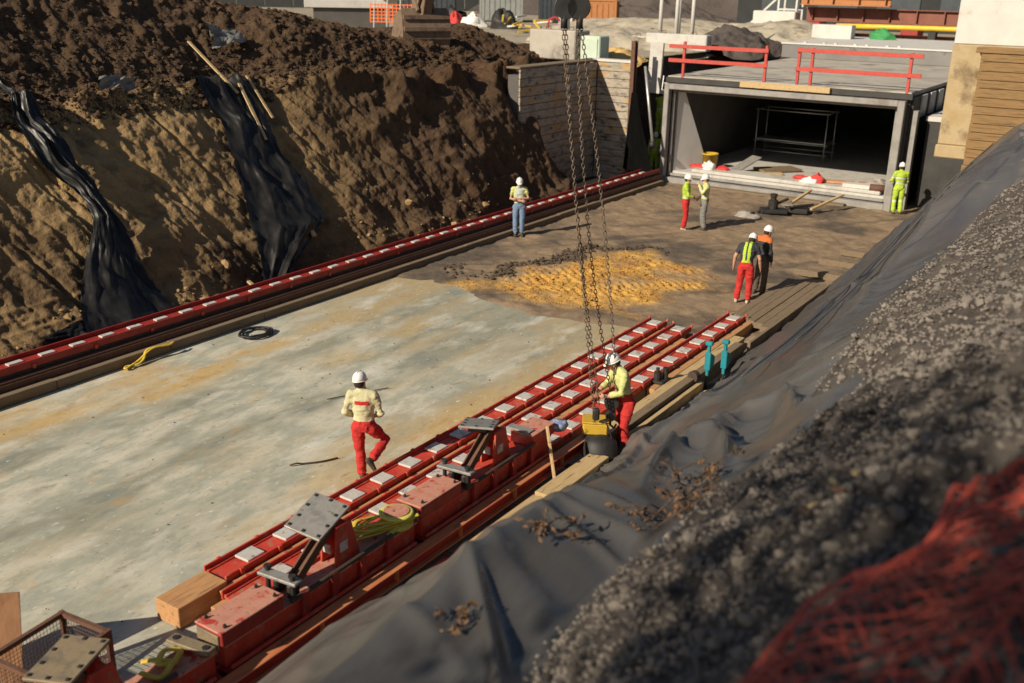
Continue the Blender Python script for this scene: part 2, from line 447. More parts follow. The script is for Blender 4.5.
# ------------------------------------------------------------------ LEFT BANK
def crest(y): return np.interp(y, [0, 16, 19, 22, 25, 28, 31, 33.5, 35, 36.6, 38.5, 42], [7.9, 7.7, 7.5, 6.9, 6.1, 5.4, 5.35, 5.5, 5.75, 5.0, 4.6, 4.5])
ys = np.concatenate([np.linspace(1.0, 24, 520), np.linspace(24.06, 42, 300)])
us = np.concatenate([np.linspace(-.5, 5.2, 230), np.linspace(5.23, 9.5, 110), np.linspace(9.6, 16, 16)])
U, Yb = np.meshgrid(us, ys, indexing='ij')
def bank_base(U, Y):
    toe = -17.72 - 2.42 * sstep(31.0, 33.2, Y)
    sl = 0.93 + 0.45 * sstep(20, 27, Y) + .5 * sstep(30, 33, Y)          # steeper towards the tunnel
    led = 4.35 + 0.25 * fbm(Y * .3, Y * 0 + 1, seed=6, octv=3)          # height of the cut face
    uf = led / sl + .4
    cr = crest(Y)
    z1 = 0.02 + .05 * U + sl * np.maximum(U - .4, 0)
    up = U - uf
    z2 = led + 0.28 * np.clip(up, 0, 1.0) + 0.86 * np.clip(up - 1.0, 0, None)
    z = np.where(U < uf, z1, z2)
    k = 0.25
    z = -k * np.log(np.exp(-np.minimum(z, cr + 4) / k) + np.exp(-cr / k))     # smooth cap at the crest
    z = z - 0.12 * np.clip(U - uf - 4.2, 0, None)
    return toe - U, z, uf, led
Xb, Zb, uf, led = bank_base(U, Yb)
nx, nz = 0.68, 0.73
face = sstep(-.05, .25, U) * sstep(.25, -.35, U - uf)
loose = 1 - face
# diagonal scrapes of the digger's teeth run down the face
dg = Yb * 1.0 + U * .42
scr = fbm(dg * 2.6, U * .25, seed=101, octv=4, ridged=True)
strata = fbm(Yb * .22, U * 2.2 + .3 * fbm(Yb * .5, U, seed=9, octv=2), seed=131, octv=4, ridged=True)
big = fbm(Yb * .33, U * .45, seed=111, octv=5)
med = fbm(Yb * 1.1, U * 1.1, Zb * .3, seed=121, octv=5)
fine = fbm(Yb * 5, U * 5, seed=141, octv=4)
clod = np.clip(fbm(Yb * 3.1, U * 3.1, seed=151, octv=3, ridged=True), -1, 1)
rough_far = sstep(20, 26, Yb)
groove = np.clip(fbm(dg * 1.15, U * .16, seed=181, octv=3, ridged=True) - .95, 0, 1) + .6 * np.clip(fbm(dg * 2.9 + 4, U * .3, seed=183, octv=2, ridged=True) - .95, 0, 1)
chip = np.round(fbm(Yb * .8, U * 1.5, seed=185, octv=3) * 3) / 3
D = face * (0.16 * big + 0.05 * med + 0.012 * scr - 0.19 * groove * (1 - .6 * rough_far) + 0.045 * strata * sstep(3.4, 1.0, U) + .05 * chip + 0.034 * fine
            + rough_far * (0.16 * fbm(Yb * .45, U * .8, seed=161, octv=5, ridged=True) + .10 * med))
D = D + loose * (0.14 * big + 0.10 * med + 0.05 * fine + 0.035 * clod)
step = sstep(.55, .0, np.abs(U - uf)) * .18
D = (D + step * (med + .3)) * sstep(-.45, .25, U)
Xb = Xb + nx * D
Zb = Zb + nz * D
tan = face * sstep(25.5, 17, Yb + 1.2 * med) * np.clip(.75 + .5 * big - .35 * np.abs(strata) * sstep(3, 1, U), 0, 1)
rusty = np.clip(sstep(22, 28, Yb) * (.35 + .9 * fbm(Yb * .4, U * .5, seed=171, octv=4)) + .75 * face * sstep(2.6, .8, U) * (.5 + big), 0, 1) * .8
SOIL = mat('bank_soil', [(0.056, 0.034, 0.020), (0.092, 0.057, 0.033), (0.040, 0.025, 0.016)], 2.2, rough=1.0, bump=0.7, bscale=11, bdist=.06, spec=.2,
           attr=('tan', [(0.31, 0.20, 0.088), (0.42, 0.285, 0.135), (0.20, 0.125, 0.060)], 2.0),
           attr2=('rusty', [(0.105, 0.056, 0.028), (0.062, 0.036, 0.022)], 3.0), rand=False)
bank_l = grid('excavated_bank', Xb, Yb, Zb, SOIL, attrs={'tan': tan, 'rusty': rusty})
tag(bank_l, kind='structure')
def on_bank(u, y):
    """surface point of the left bank nearest to profile distance u and station y"""
    i = int(np.argmin(np.abs(us - u))); j = int(np.argmin(np.abs(ys - y)))
    return np.array((Xb[i, j], Yb[i, j], Zb[i, j]))
rg = np.random.default_rng(3)
SOILCLOD = mat('soil_clod', [(0.052, 0.032, 0.019), (0.085, 0.054, 0.031), ], 6, rough=1, bump=.5, spec=.2, attr=('tint', [(0.105, 0.066, 0.038), (0.04, 0.026, 0.017)], 1.0), rand=False)
n = 22000
ii = np.clip((np.abs(rg.normal(0, 1, n)) * 55 + np.searchsorted(us, 4.5)).astype(int), 0, len(us) - 20)
jj = rg.integers(60, len(ys) - 90, n)
P = np.stack([Xb[ii, jj], Yb[ii, jj], Zb[ii, jj]], -1)
tag(rocks('soil_clods', P, np.minimum(.035 * rg.pareto(2.4, n) + .035, .26), SOILCLOD, 5), 'crumbled brown clods lying on the top and ledge of the excavated bank', 'soil', kind='stuff')
n = 1500
jj = rg.integers(60, len(ys) - 220, n); ii = np.clip((rg.exponential(14, n) + np.searchsorted(us, .0)).astype(int), 0, 200)
P = np.stack([Xb[ii, jj], Yb[ii, jj], Zb[ii, jj]], -1)
TANCLOD = mat('tan_clod', [(0.34, 0.23, 0.11), (0.24, 0.15, 0.075)], 6, rough=1, bump=.5, spec=.2, rand=False)
tag(rocks('fallen_clods', P, np.minimum(.035 * rg.pareto(2.0, n) + .04, .3), TANCLOD, 6), 'small tan clods fallen to the foot of the excavated bank', 'soil', kind='stuff')
# crumbs along the rim of the clay patch
m_ = (rim * (Y < 27)).ravel(); pick = rg.choice(m_.size, 420, p=m_ / m_.sum())
P = np.stack([X.ravel()[pick], Y.ravel()[pick], Z.ravel()[pick] + .02], -1)
DARKCLOD = mat('dark_clod', [(0.06, 0.045, 0.033), (0.11, 0.08, 0.055)], 6, rough=1, bump=.5, spec=.2, rand=False)
tag(rocks('mud_crumbs', P, rg.uniform(.03, .13, 420), DARKCLOD, 8), 'dark lumps of mud around the ripped ochre clay patch', 'soil', kind='stuff')
m_ = np.clip(clay_at, 0, 1).ravel() ** 2; pick = rg.choice(m_.size, 1500, p=m_ / m_.sum())
P = np.stack([X.ravel()[pick], Y.ravel()[pick], Z.ravel()[pick] + .01], -1)
CLAYCLOD = mat('clay_clod', [(0.46, 0.26, 0.06), (0.32, 0.16, 0.04)], 6, rough=1, bump=.5, spec=.2, rand=False)
tag(rocks('clay_crumbs', P, rg.uniform(.02, .06, 1500), CLAYCLOD, 9), 'ochre crumbs on the ripped clay patch in the pit floor', 'soil', kind='stuff')

# ------------------------------------------------------------------ RIGHT BANK
def zc(y): return np.interp(y, [-8, 2, 4.5, 6, 7, 8.5, 10.3, 12, 15, 17.6, 23, 30, 39, 46], [1.6, 1.5, 1.56, 1.66, 1.54, 1.28, 1.02, .84, .72, .76, 1.06, 1.52, 1.95, 2.2])
def zR(x, y):
    x, y = np.broadcast_arrays(np.asarray(x, float), np.asarray(y, float))
    c = zc(y); w = sstep(21, 30, y)
    z4 = c + (1 - w) * 1.5 + w * 2.45
    z3 = (1 - w) * 3.2 + w * (c + 3.25)
    z0 = (1 - w) * 5.5 + w * 6.3
    r = np.where(x < -6, c * np.clip((x + 6.95) / .95, 0, 1) ** .85 - np.clip(-6.95 - x, 0, 1) * .3,
        np.where(x < -4, c + (z4 - c) * (x + 6) / 2,
        np.where(x < -3, z4 + (z3 - z4) * (x + 4),
        np.where(x < 0, z3 + (z0 - z3) * (x + 3) / 3, z0 + np.clip(x, 0, 2) * .25))))
    return r
xs = np.concatenate([np.linspace(-7.3, 2.0, 220), np.linspace(2.1, 12, 30)])
ysr = np.concatenate([np.linspace(-6, 12, 300), np.linspace(12.1, 33.9, 170)])
Xr, Yr = np.meshgrid(xs, ysr, indexing='ij')
gb = np.interp(Yr, [0, 6.5, 7.6, 8.6, 9.4, 10.2, 14, 23], [-2.75, -2.62, -2.35, -2.1, -2.5, -2.95, -2.95, -3.05])
gm = sstep(-.38, .38, Xr - gb + .22 * fbm(Yr * .7, Xr * 0, seed=201, octv=4)) * sstep(25.5, 22.5, Yr + .5 * fbm(Xr, Yr * .4, seed=203, octv=3))
Zr = zR(Xr, Yr) - .34 + gm * (.54 + .16 * fbm(Xr * .55, Yr * .55, seed=211, octv=4) + .10 * fbm(Xr * 1.9, Yr * 1.9, seed=213, octv=3) + .03 * fbm(Xr * 7, Yr * 7, seed=215, octv=3))
SPOIL = mat('gravel_spoil', [(0.06, 0.05, 0.043), (0.10, 0.086, 0.075), (0.045, 0.037, 0.032)], 5, rough=1.0, bump=0.9, bscale=24, bdist=.04, spec=.2,
            spots=[((0.17, 0.11, 0.07), 2.2, 0.62, 0.12), ((0.05, 0.04, 0.035), 1.1, 0.58, 0.15)], rand=False)
bank_r = grid('spoil_bank', Xr, Yr, Zr, SPOIL)
tag(bank_r, kind='structure')
GRAVEL = mat('gravel_stone', [(0.15, 0.13, 0.112), (0.22, 0.19, 0.165)], 6, rough=.95, bump=.4, spec=.25, attr=('tint', [(0.30, 0.265, 0.23), (0.07, 0.058, 0.05)], .5), rand=False)
w_ = (gm * (gm > .3) / (1 + (np.hypot(Xr, Yr) / 6) ** 1.6)) * (Xr < 1.4) * (Yr > 0)
# grid cells differ in size: weight by cell area
ar = np.gradient(xs)[:, None] * np.gradient(ysr)[None, :]
p_ = (w_ * ar).ravel(); n = 46000
pick = rg.choice(p_.size, n, p=p_ / p_.sum())
P = np.stack([Xr.ravel()[pick] + rg.normal(0, .03, n), Yr.ravel()[pick] + rg.normal(0, .03, n), Zr.ravel()[pick] + .004], -1)
tag(rocks('gravel', P, np.minimum(.016 * rg.pareto(2.8, n) + .026, .11), GRAVEL, 11), 'loose grey gravel heaped over the black sheeting on the right bank', 'gravel', kind='stuff')

# black sheeting on the right bank
xs2 = np.linspace(-7.05, -1.6, 230); ys2 = np.linspace(1.0, 34.0, 900)
Xs, Ys = np.meshgrid(xs2, ys2, indexing='ij')
Xs = Xs + sstep(-6.2, -7.05, Xs) * .16 * fbm(Ys * .9, Ys * 0, seed=231, octv=4)
def rdg(n, p=5): return np.clip(1.09 - np.sqrt(n * n + .008), 0, 1) ** p
warp = .5 * fbm(Xs * .45, Ys * .2, seed=219, octv=2)
along = rdg(vnoise(Xs * 1.5 + warp * 1.6 + Ys * .09, Ys * .16, seed=221), 4) * np.clip(.5 + fbm(Xs * .3, Ys * .15, seed=222, octv=2), 0, 1)
fan = rdg(vnoise((Ys + Xs * .9) * 1.05 + 1.5 * warp, Xs * .22, seed=223), 5) * np.clip(.45 + fbm(Xs * .4 + 5, Ys * .18, seed=224, octv=2), 0, 1)
pleat = rdg(vnoise((Ys + Xs * .5) * 2.6 + 2.5 * warp, Xs * .6, seed=235), 3) * np.clip(.4 + 1.1 * fbm(Xs * .5, Ys * .22, seed=237, octv=2), 0, 1)
soft = fbm(Xs * .5, Ys * .3, seed=239, octv=2)
crk = vnoise(Xs * 2.1 + Ys * .7, Ys * 1.3 - Xs, seed=225)
near_t = np.exp(-(((Xs + 3.5) / .9) ** 2 + ((Ys - 9.6) / 1.5) ** 2))
Zs = zR(Xs, Ys) - .05 + .09 * soft + .15 * along + .15 * fan + .085 * pleat + .006 * crk + near_t * (.42 * rdg(vnoise(Xs * 1.5 + Ys * .5, Ys * .5 - Xs * .3, seed=227), 3) - .18)
low = sstep(-6.0, -6.9, Xs)
Zs = Zs + low * (.05 * fbm(Ys * 2.2, Xs * .5, seed=229, octv=2, ridged=True)) - .05
Zs = np.maximum(Zs, .012 + .012 * crk)
sheet = grid('plastic_sheet', Xs, Ys, Zs, PLASTIC_DUSTY)
tag(sheet, 'long dusty black plastic sheeting covering the right bank below the gravel', 'plastic sheet')
# strips lying along its upper lap
r_ = MB()
for k, (x0, y0, x1, y1) in enumerate([(-5.55, 15.5, -5.2, 33.5), (-5.2, 17.0, -4.85, 33.0)]):
    pts = [(x0 + (x1 - x0) * t + .05 * math.sin(9 * t + k), y0 + (y1 - y0) * t, 0) for t in np.linspace(0, 1, 46)]
    r_.tube([(p[0], p[1], float(zR(p[0], p[1])) + .10) for p in pts], [.03] * 46, 6, flat=.6)
tag(r_.build('sheet_fold', PLASTIC_DUSTY, sheet, True))

# ------------------------------------------------------------------ GROUND AROUND THE PIT
GROUND = mat('site_ground', [(0.27, 0.225, 0.165), (0.37, 0.32, 0.24), (0.20, 0.165, 0.12)], .35, rough=1, bump=.6, bscale=4, bdist=.1, spec=.2,
             spots=[((0.15, 0.125, 0.095), .5, .56, .12)], rand=False)
g_ = MB()
def q(x0, x1, y0, y1, z=4.4): g_.add([(x0, y0, z), (x1, y0, z), (x1, y1, z), (x0, y1, z)], [(0, 1, 2, 3)])
q(-400, -24.5, -300, 37.5); q(-400, -20.2, 37.5, 60); q(-400, 400, 60, 700); q(-6.2, 400, 35.9, 60); q(11.8, 400, -300, 35.9); q(-24.5, 11.8, -300, -5.8)
tag(g_.build('ground', GROUND), kind='structure')
g_ = MB()   # rough earth sides behind the tunnel mouth and under the sheeting foot
g_.add([(-20.3, 36.4, 4.41), (-20.3, 60, 4.41), (-18.6, 60, 3.4), (-18.0, 46, 1.5), (-18.0, 39.6, .0), (-18.3, 36.4, .0)], [(0, 1, 2, 3, 4, 5)])
tag(g_.build('earth_slope', SOIL), kind='structure')

# ------------------------------------------------------------------ GUIDE RAILS
def pad_mesh(name, sx=.25, sy=.29):
    b = MB().box((0, 0, 0), (sx, sy, .035))
    o = b.build(name, PAD, None, bevel=.006); C.objects.unlink(o)
    return o.data
PADM = pad_mesh('bearing_pad'); PADN = pad_mesh('bearing_pad', .13, .30)
def inst(name, me, parent, loc, rz=0):
    o = bpy.data.objects.new(name, me); C.objects.link(o); o.parent = parent
    o.location = np.array(loc, float) - ROOT[parent]
    o.rotation_euler = (0, 0, rz)
    return o
CLEATM = (lambda o: (C.objects.unlink(o), o.data)[1])(MB().box((0, 0, 0), (.05, .07, .09)).build('cleat', RED, None, bevel=.008))
BOLTM = (lambda o: (C.objects.unlink(o), o.data)[1])(MB().lathe((0, 0, 0), [(.022, 0), (.022, .025), (.012, .026), (.012, .045)], 6).build('bolt', DARKMETAL))

def slide_rail(x, y0, y1, label, ystart):
    t = thing('slide_rail', label, 'rail', (x, y0, 0), 'red slide rails beside the concrete slab')
    MB().bx(x - .20, x + .20, y0, y1, .222, .25).build('base_plate', RED, t)
    for s in (-1, 1):
        b = MB(); b.bx(x + s * .20 - .014, x + s * .20 + .014, y0 - .02, y1, .205, .325)
        b.bx(x + s * .175 - .035, x + s * .175 + .035, y0, y1, .253, .268)
        b.build('side_lip', RED, t, bevel=.004)
    y = ystart
    while y > y0 + .15:
        inst('bearing_pad', PADM, t, (x, y, .285), rnd.uniform(-.03, .03))
        for s in (-1, 1): inst('cleat', CLEATM, t, (x + s * .215, y - .33, .285))
        y -= .66
    for s in (-1, 1):
        e = MB(); e.bar((x + s * .19, y1 - .06, .25), (x + s * .23, y1 + .0, .36), .045, .045); e.build('stop_lug', RED, t, bevel=.01)
    return t
slide_rail(-9.16, 7.2, 19.85, 'red slide rail with white pads nearest the concrete slab', 19.64)
slide_rail(-8.55, 6.95, 19.8, 'middle red slide rail with white pads between two timber baulks', 19.57)
slide_rail(-7.86, 4.0, 21.25, 'red slide rail with white pads running under the red jacking girders', 21.02)

def timber(name, x0, x1, y0, y1, z0, z1, label, m=TIMBER, group=None, rz=0.0, cat='timber', split=None):
    cx, cy = (x0 + x1) / 2, (y0 + y1) / 2
    b = MB().box((0, 0, (z1 - z0) / 2), (x1 - x0, y1 - y0, z1 - z0))
    o = b.build(name, m, None, bevel=.008)
    o.location = (cx, cy, z0); o.rotation_euler = (0, 0, rz)
    return tag(o, label, cat, group)
timber('timber_baulk', -9.37, -8.95, 7.18, 19.6, .014, .204, 'long thick timber baulk under the slide rail nearest the slab', TIMBER_RED)
timber('timber_baulk', -8.92, -8.78, 7.0, 19.6, .02, .24, 'narrow orange timber running between the first two slide rails', TIMBER_RED)
timber('timber_baulk', -8.75, -8.34, 6.75, 19.5, .012, .202, 'thick timber baulk carrying the middle slide rail', TIMBER_RED)
timber('timber_baulk', -8.31, -8.12, 9.0, 19.2, .02, .23, 'orange timber running between the middle and right slide rails', TIMBER_RED)
timber('timber_baulk', -8.07, -7.64, 3.6, 21.1, .012, .20, 'timber baulk carrying the slide rail under the jacking girders', TIMBER_DARK)
timber('timber_block', -9.32, -8.90, 6.40, 7.15, .014, .30, 'squared timber block in front of the near end of the slab-side rail', TIMBER_RED)

# guide along the left bank: red rail on a dirty steel beam with a timber kerb
t = thing('guide_rail', 'long red guide rail on dark beams along the foot of the left bank', 'rail', (-17.4, 4, 0))
MB().bx(-17.68, -17.17, 2.0, 36.2, .0, .47).build('base_beam', RUST_DARK, t)
MB().bx(-17.66, -17.18, 2.0, 36.25, .473, .50).build('base_plate', RED_DEEP, t)
for x in (-17.665, -17.175):
    MB().bx(x - .016, x + .016, 2.0, 36.3, .45, .585).build('side_lip', RED_DEEP, t)
MB().bx(-17.155, -17.0, 2.0, 36.2, .12, .33).build('web_beam', RUST, t, bevel=.01)
MB().bx(-17.15, -17.03, 2.0, 36.2, .335, .37).build('flange', RUST, t, bevel=.005)
for k in range(51):
    y = 3.0 + .66 * k
    inst('bearing_pad', PADN, t, (-17.45, y, .52), rnd.uniform(-.04, .04))
for k in range(26): inst('cleat', CLEATM, t, (-17.155, 3.2 + 1.32 * k, .47))
for k in range(13):
    y0 = 2.2 + 2.6 * k
    z1 = .20 + rnd.uniform(-.01, .012)
    timber('kerb_timber', -16.985, -16.80, y0, y0 + 2.585, .013, z1,
           ORD[k] + ' timber from the near end of the kerb along the left slab edge', TIMBER_DARK, 'kerb timbers along the left guide rail', rnd.uniform(-.004, .004))

# ------------------------------------------------------------------ JACKING GIRDERS with stands
def jacking_girder(y0, label, plate_tilt, far_block, worn):
    x = -7.72
    t = thing('jacking_girder', label, 'girder', (x, y0, .29), 'red jacking girders on the right slide rail')
    MB().bx(x - .16, x + .16, y0 + .05, y0 + 3.28, .322, .60).build('web', RED, t, bevel=.006)
    MB().bx(x - .25, x + .25, y0, y0 + 3.3, .302, .32).build('bottom_flange', RED_DEEP, t)
    MB().bx(x - .19, x + .19, y0 + .02, y0 + 3.3, .602, .625).build('top_flange', RED_WORN if worn else RED, t, bevel=.004)
    b = MB().bx(x - .205, x + .205, y0 - .02, y0 + .88, .628, .80); bl = b.build('jack_block', RED_DEEP, t, bevel=.012)
    MB().bx(x - .21, x + .21, y0 - .03, y0 + .885, .802, .822).build('top_plate', RED_WORN, bl, bevel=.006)
    MB().bx(x - .17, x + .17, y0 - .045, y0 - .022, .60, .78).build('end_plate', STEEL_RUST, bl, bevel=.006)
    for (bx_, by_) in ((-.15, .08), (.15, .08), (-.15, .8), (.15, .8)): inst('bolt', BOLTM, bl, (x + bx_, y0 + by_, .822))
    if far_block:
        b = MB().bx(x - .205, x + .205, y0 + 2.72, y0 + 3.36, .628, .80); fb = b.build('jack_block', RED, t, bevel=.012)
        MB().bx(x - .21, x + .21, y0 + 2.71, y0 + 3.365, .802, .822).build('top_plate', RED_WORN, fb, bevel=.006)
        MB().bx(x - .30, x + .12, y0 + 2.74, y0 + 2.90, .826, .85).build('clamp_plate', STEEL, fb, bevel=.005)
    # clamp bar with its screws
    c = MB().box((x, y0 + 1.03, .90), (.56, .15, .04), rotz(.10)).build('clamp_plate', STEEL, t, bevel=.008)
    for s in (-1, 1):
        MB().lathe((x + s * .2, y0 + 1.03, .66), [(.03, 0), (.03, .3), (.045, .3), (.045, .33)], 8).build('screw', DARKMETAL, c)
        MB().box((x + s * .11, y0 + 1.12, .72), (.08, .16, .18)).build('jack', BLACK, c, bevel=.02)
    # pedestal, raking strut, head plate
    py = y0 + 1.95
    p = MB(); p.prism([(py - .10, .63), (py + .34, .63), (py + .20, 1.16), (py - .06, 1.16)], x + .06, x + .09, 'x')
    p.prism([(py - .10, .63), (py + .34, .63), (py + .20, 1.16), (py - .06, 1.16)], x - .17, x - .14, 'x')
    p.bx(x - .138, x + .058, py + .12, py + .15, .63, 1.16)
    ped = p.build('pedestal', RED, t, bevel=.004)
    MB().bx(x + .092, x + .096, py - .02, py + .12, .80, .93).build('white_label', PAD, ped)
    MB().bx(x - .10, x + .02, py - .115, py - .10, .80, .92).build('white_label', PAD, ped)
    s = MB()
    for dx in (-.07, .05): s.bar((x - .04 + dx, y0 + 1.20, .64), (x - .04 + dx, py - .06, 1.16), .02, .12, (0, -1, 1))
    s.bar((x - .05, y0 + 1.235, .655), (x - .05, py - .02, 1.14), .10, .02, (0, -1, 1))
    s.build('raking_strut', RUST, t)
    R = rotx(plate_tilt[0]) @ roty(plate_tilt[1]) @ rotz(plate_tilt[2])
    pc = np.array((x - .20, py - .08, 1.235))
    hp = MB().box(pc, (.52, .64, .035), R).build('head_plate', STEEL if worn < 2 else STEEL_RUST, t, bevel=.006)
    MB().box(pc - (R @ np.array((0, 0, .06))), (.28, .34, .07), R).build('packer', DARKMETAL, hp, bevel=.01)
    for (u, v) in [(-.21, -.27), (0, -.28), (.21, -.27), (-.21, 0.09), (.21, -.09), (-.21, .27), (.0, .28), (.21, .27), (-.2, -.1), (.2, .1)]:
        MB().box(pc + R @ np.array((u, v, .024)), (.036, .036, .014), R).build('bolt_head', BLACK, hp)
    # tie bar and guide rod down the right side
    MB().tube([(x + .20, y0 + 1.0, .66), (x + .215, y0 + 2.75, .70)], .03, 8).build('tie_bar', RUST_DARK, t)
    for k in range(4): MB().bx(x + .17, x + .235, y0 + 1.15 + .5 * k, y0 + 1.25 + .5 * k, .33, .69).build('stiffener', RED_DEEP, t, bevel=.004)
    for k in range(10):
        inst('bolt', BOLTM, t, (x + .215, y0 + .2 + .33 * k, .32))
    MB().tube([(x + .24, y0 + .05, .365), (x + .24, y0 + 3.2, .365)], .028, 8).build('guide_rod', RED, t)
    return t
jacking_girder(2.55, 'red jacking girder with a rusty square head plate beside the mesh basket', (.10, -.05, .35), False, 2)
jacking_girder(5.92, 'red jacking girder whose grey head plate tilts towards the near timber block', (.26, .16, .10), False, 1)
jacking_girder(9.30, 'farthest red jacking girder with a head plate tipped away and pale far block', (-.20, -.10, .45), True, 0)

def beam_h(name, x, y0, y1, z0, w, h, m, label):
    t = thing(name, label, 'beam', (x, y0, z0))
    MB().bx(x - w / 2, x + w / 2, y0, y1, z0 + h - .02, z0 + h).build('top_flange', m, t, bevel=.004)
    MB().bx(x - .012, x + .012, y0, y1, z0 + .022, z0 + h - .022).build('web', RED_DEEP, t)
    MB().bx(x - w / 2, x + w / 2, y0, y1, z0, z0 + .02).build('bottom_flange', m, t, bevel=.004)
    y = y0 + .6
    while y < y1 - .1:
        MB().bx(x + .014, x + w / 2 - .01, y, y + .02, z0 + .022, z0 + h - .022).build('stiffener', m, t)
        y += 1.35
    return t
beam_h('side_beam', -7.34, 2.5, 13.45, .16, .17, .21, ORANGE, 'orange worn steel beam running beside the foot of the red girders')
beam_h('side_beam', -7.13, 2.5, 13.2, .012, .15, .12, RED, 'low red steel beam between the orange beam and the yellow planks')
for k in range(7):
    b = MB().bx(-7.44, -7.08, 3.0 + 1.6 * k, 3.1 + 1.6 * k, .135, .158)
    tag(b.build('cross_tie', RUST_DARK), ORD[k] + ' short dark tie from the near end under the orange side beam', 'tie', 'ties under the side beams')

# planks and baulks on the right of the rails
pl = [(-7.06, -6.72, 9.6, 11.35, .015, .26, TIMBER, 'pale squared baulk nearest the camera beside the low red beam'),
      (-7.08, -6.74, 11.42, 13.1, .015, .27, TIMBER, 'pale squared baulk beside the yellow tool box'),
      (-6.70, -6.55, 9.9, 13.3, .02, .17, TIMBER, 'narrow pale plank along the foot of the black sheeting'),
      (-7.42, -7.18, 13.7, 20.0, .015, .25, TIMBER, 'long pale baulk beside the right slide rail'),
      (-7.16, -6.98, 14.2, 19.4, .015, .33, TIMBER_DARK, 'upright brown plank on edge beside the long pale baulk'),
      (-6.96, -6.86, 13.9, 17.1, .015, .24, TIMBER, 'thin pale plank on edge behind the worker at the chains'),
      (-7.62, -7.46, 16.2, 21.6, .014, .22, TIMBER_RED, 'orange baulk tucked beside the far end of the right rail')]
for (a, b, c, d, e, f, m, lab) in pl: timber('timber_baulk', a, b, c, d, e, f, lab, m)
b = MB(); pts = [(-6.80, 17.0), (-6.72, 16.2), (-6.66, 15.4), (-6.60, 14.6), (-6.60, 13.9)]
vs = []
for (x, y) in pts: vs += [(x - .09, y, .03), (x + .09, y, .10), (x + .09, y, .14), (x - .09, y, .07)]
fs = [(0, 1, 2, 3), tuple(range(len(vs) - 1, len(vs) - 5, -1))]
for i in range(4):
    for k in range(4): fs.append((4 * i + k, 4 * i + 4 + k, 4 * i + 4 + (k + 1) % 4, 4 * i + (k + 1) % 4))
b.add(vs, fs); tag(b.build('bent_plank', TIMBER), 'warped pale plank lying at the edge of the black sheeting', 'plank')
# dark deck of planks beyond the right rail
t = thing('plank_deck', 'dark plank deck beyond the far end of the right slide rail', 'deck', (-7.55, 23.4, 0))
for k in range(5):
    MB().bx(-8.05 + .215 * k, -8.05 + .215 * k + .205, 21.4 + .08 * (k % 2) - .12 * k, 25.2 - .05 * (k % 3), .12, .25 + .006 * (k % 3)).build('plank', TIMBER_DARK, t, bevel=.006)
MB().bx(-6.965, -6.90, 19.6, 25.2, .01, .30).build('edge_board', TIMBER_DARK, t, bevel=.006)
for k, (y, x1) in enumerate(((26.4, -6.9), (27.9, -6.8), (29.3, -6.9))):
    timber('cross_sleeper', -8.3 + .2 * k, x1, y, y + .32, .03, .20, ['dark sleeper lying across the mud just past the plank deck', 'second dark sleeper past the plank deck', 'farthest dark sleeper on the mud below the sheeting'][k], TIMBER_DARK)

# ------------------------------------------------------------------ SMALL THINGS ON SLAB AND GIRDERS
YEL = mat('yellow_strap', [(0.55, 0.36, 0.03), (0.66, 0.47, 0.06)], 8, rough=.7, bump=.2, spots=[((.25, .16, .04), 8, .6, .1)])
YELBOX = mat('yellow_case', [(0.46, 0.28, 0.025), (0.55, 0.36, 0.04)], 5, rough=.5, bump=.08, spots=[((.12, .08, .03), 5, .58, .1)])
LIME_STRAP = mat('lime_strap', [(0.52, 0.50, 0.06), (0.62, 0.60, 0.14)], 8, rough=.7, bump=.2)
TEAL = mat('teal_paint', [(0.012, 0.16, 0.20), (0.02, 0.24, 0.28)], 6, rough=.45, bump=.1, spots=[((.05, .06, .06), 9, .62, .06)])
def rope(name, pts, r, m, label, cat, flat=1.0, parent=None):
    P = np.array(pts, float); tt = np.linspace(0, len(P) - 1, len(P) * 6)
    out = []
    for t_ in tt:
        i = int(min(t_, len(P) - 2)); f = t_ - i
        p0, p1, p2, p3 = P[max(i - 1, 0)], P[i], P[i + 1], P[min(i + 2, len(P) - 1)]
        out.append(.5 * ((2 * p1) + (-p0 + p2) * f + (2 * p0 - 5 * p1 + 4 * p2 - p3) * f * f + (-p0 + 3 * p1 - 3 * p2 + p3) * f ** 3))
    o = MB().tube(out, r, 6, flat=flat).build(name, m, parent, True)
    return tag(o, label, cat)
rr = random.Random(5)
coil = []
for k in range(40):
    a = k * 2 * math.pi / 11
    r = .30 + .05 * math.sin(k * 1.3) + rr.uniform(-.02, .02)
    coil.append((-16.2 + r * math.cos(a), 14.35 + r * math.sin(a) * 1.1, .045 + .0012 * k))
rope('cable_coil', coil, .022, BLACK, 'loose black cable coil on the slab by the left kerb', 'cable')
rope('yellow_sling', [(-16.75, 12.5, .215), (-16.72, 12.25, .24), (-16.78, 12.0, .225), (-16.66, 11.8, .10), (-16.62, 11.62, .06), (-16.72, 11.45, .05), (-16.6, 11.35, .06), (-16.7, 11.7, .09), (-16.74, 12.1, .235), (-16.68, 12.45, .22), (-16.74, 12.62, .225)], .032, YEL, 'yellow lifting sling hanging over the left kerb', 'sling', .5)
rope('bent_rod', [(-10.98, 10.25, .03), (-10.9, 10.32, .06), (-10.85, 10.42, .03), (-10.66, 10.66, .03), (-10.55, 10.9, .03)], .014, RUST_DARK, 'short bent rusty rod lying on the slab behind the worker', 'rod')
rope('thin_rod', [(-12.4, 12.6, .025), (-12.0, 13.4, .025), (-11.85, 13.7, .025)], .010, RUST_DARK, 'thin dark rod lying on the slab left of the standing worker', 'rod')
P = np.stack([rg.uniform(-16.5, -9.6, 90), rg.uniform(3, 19, 90) ** 1.0, np.full(90, .010)], -1)
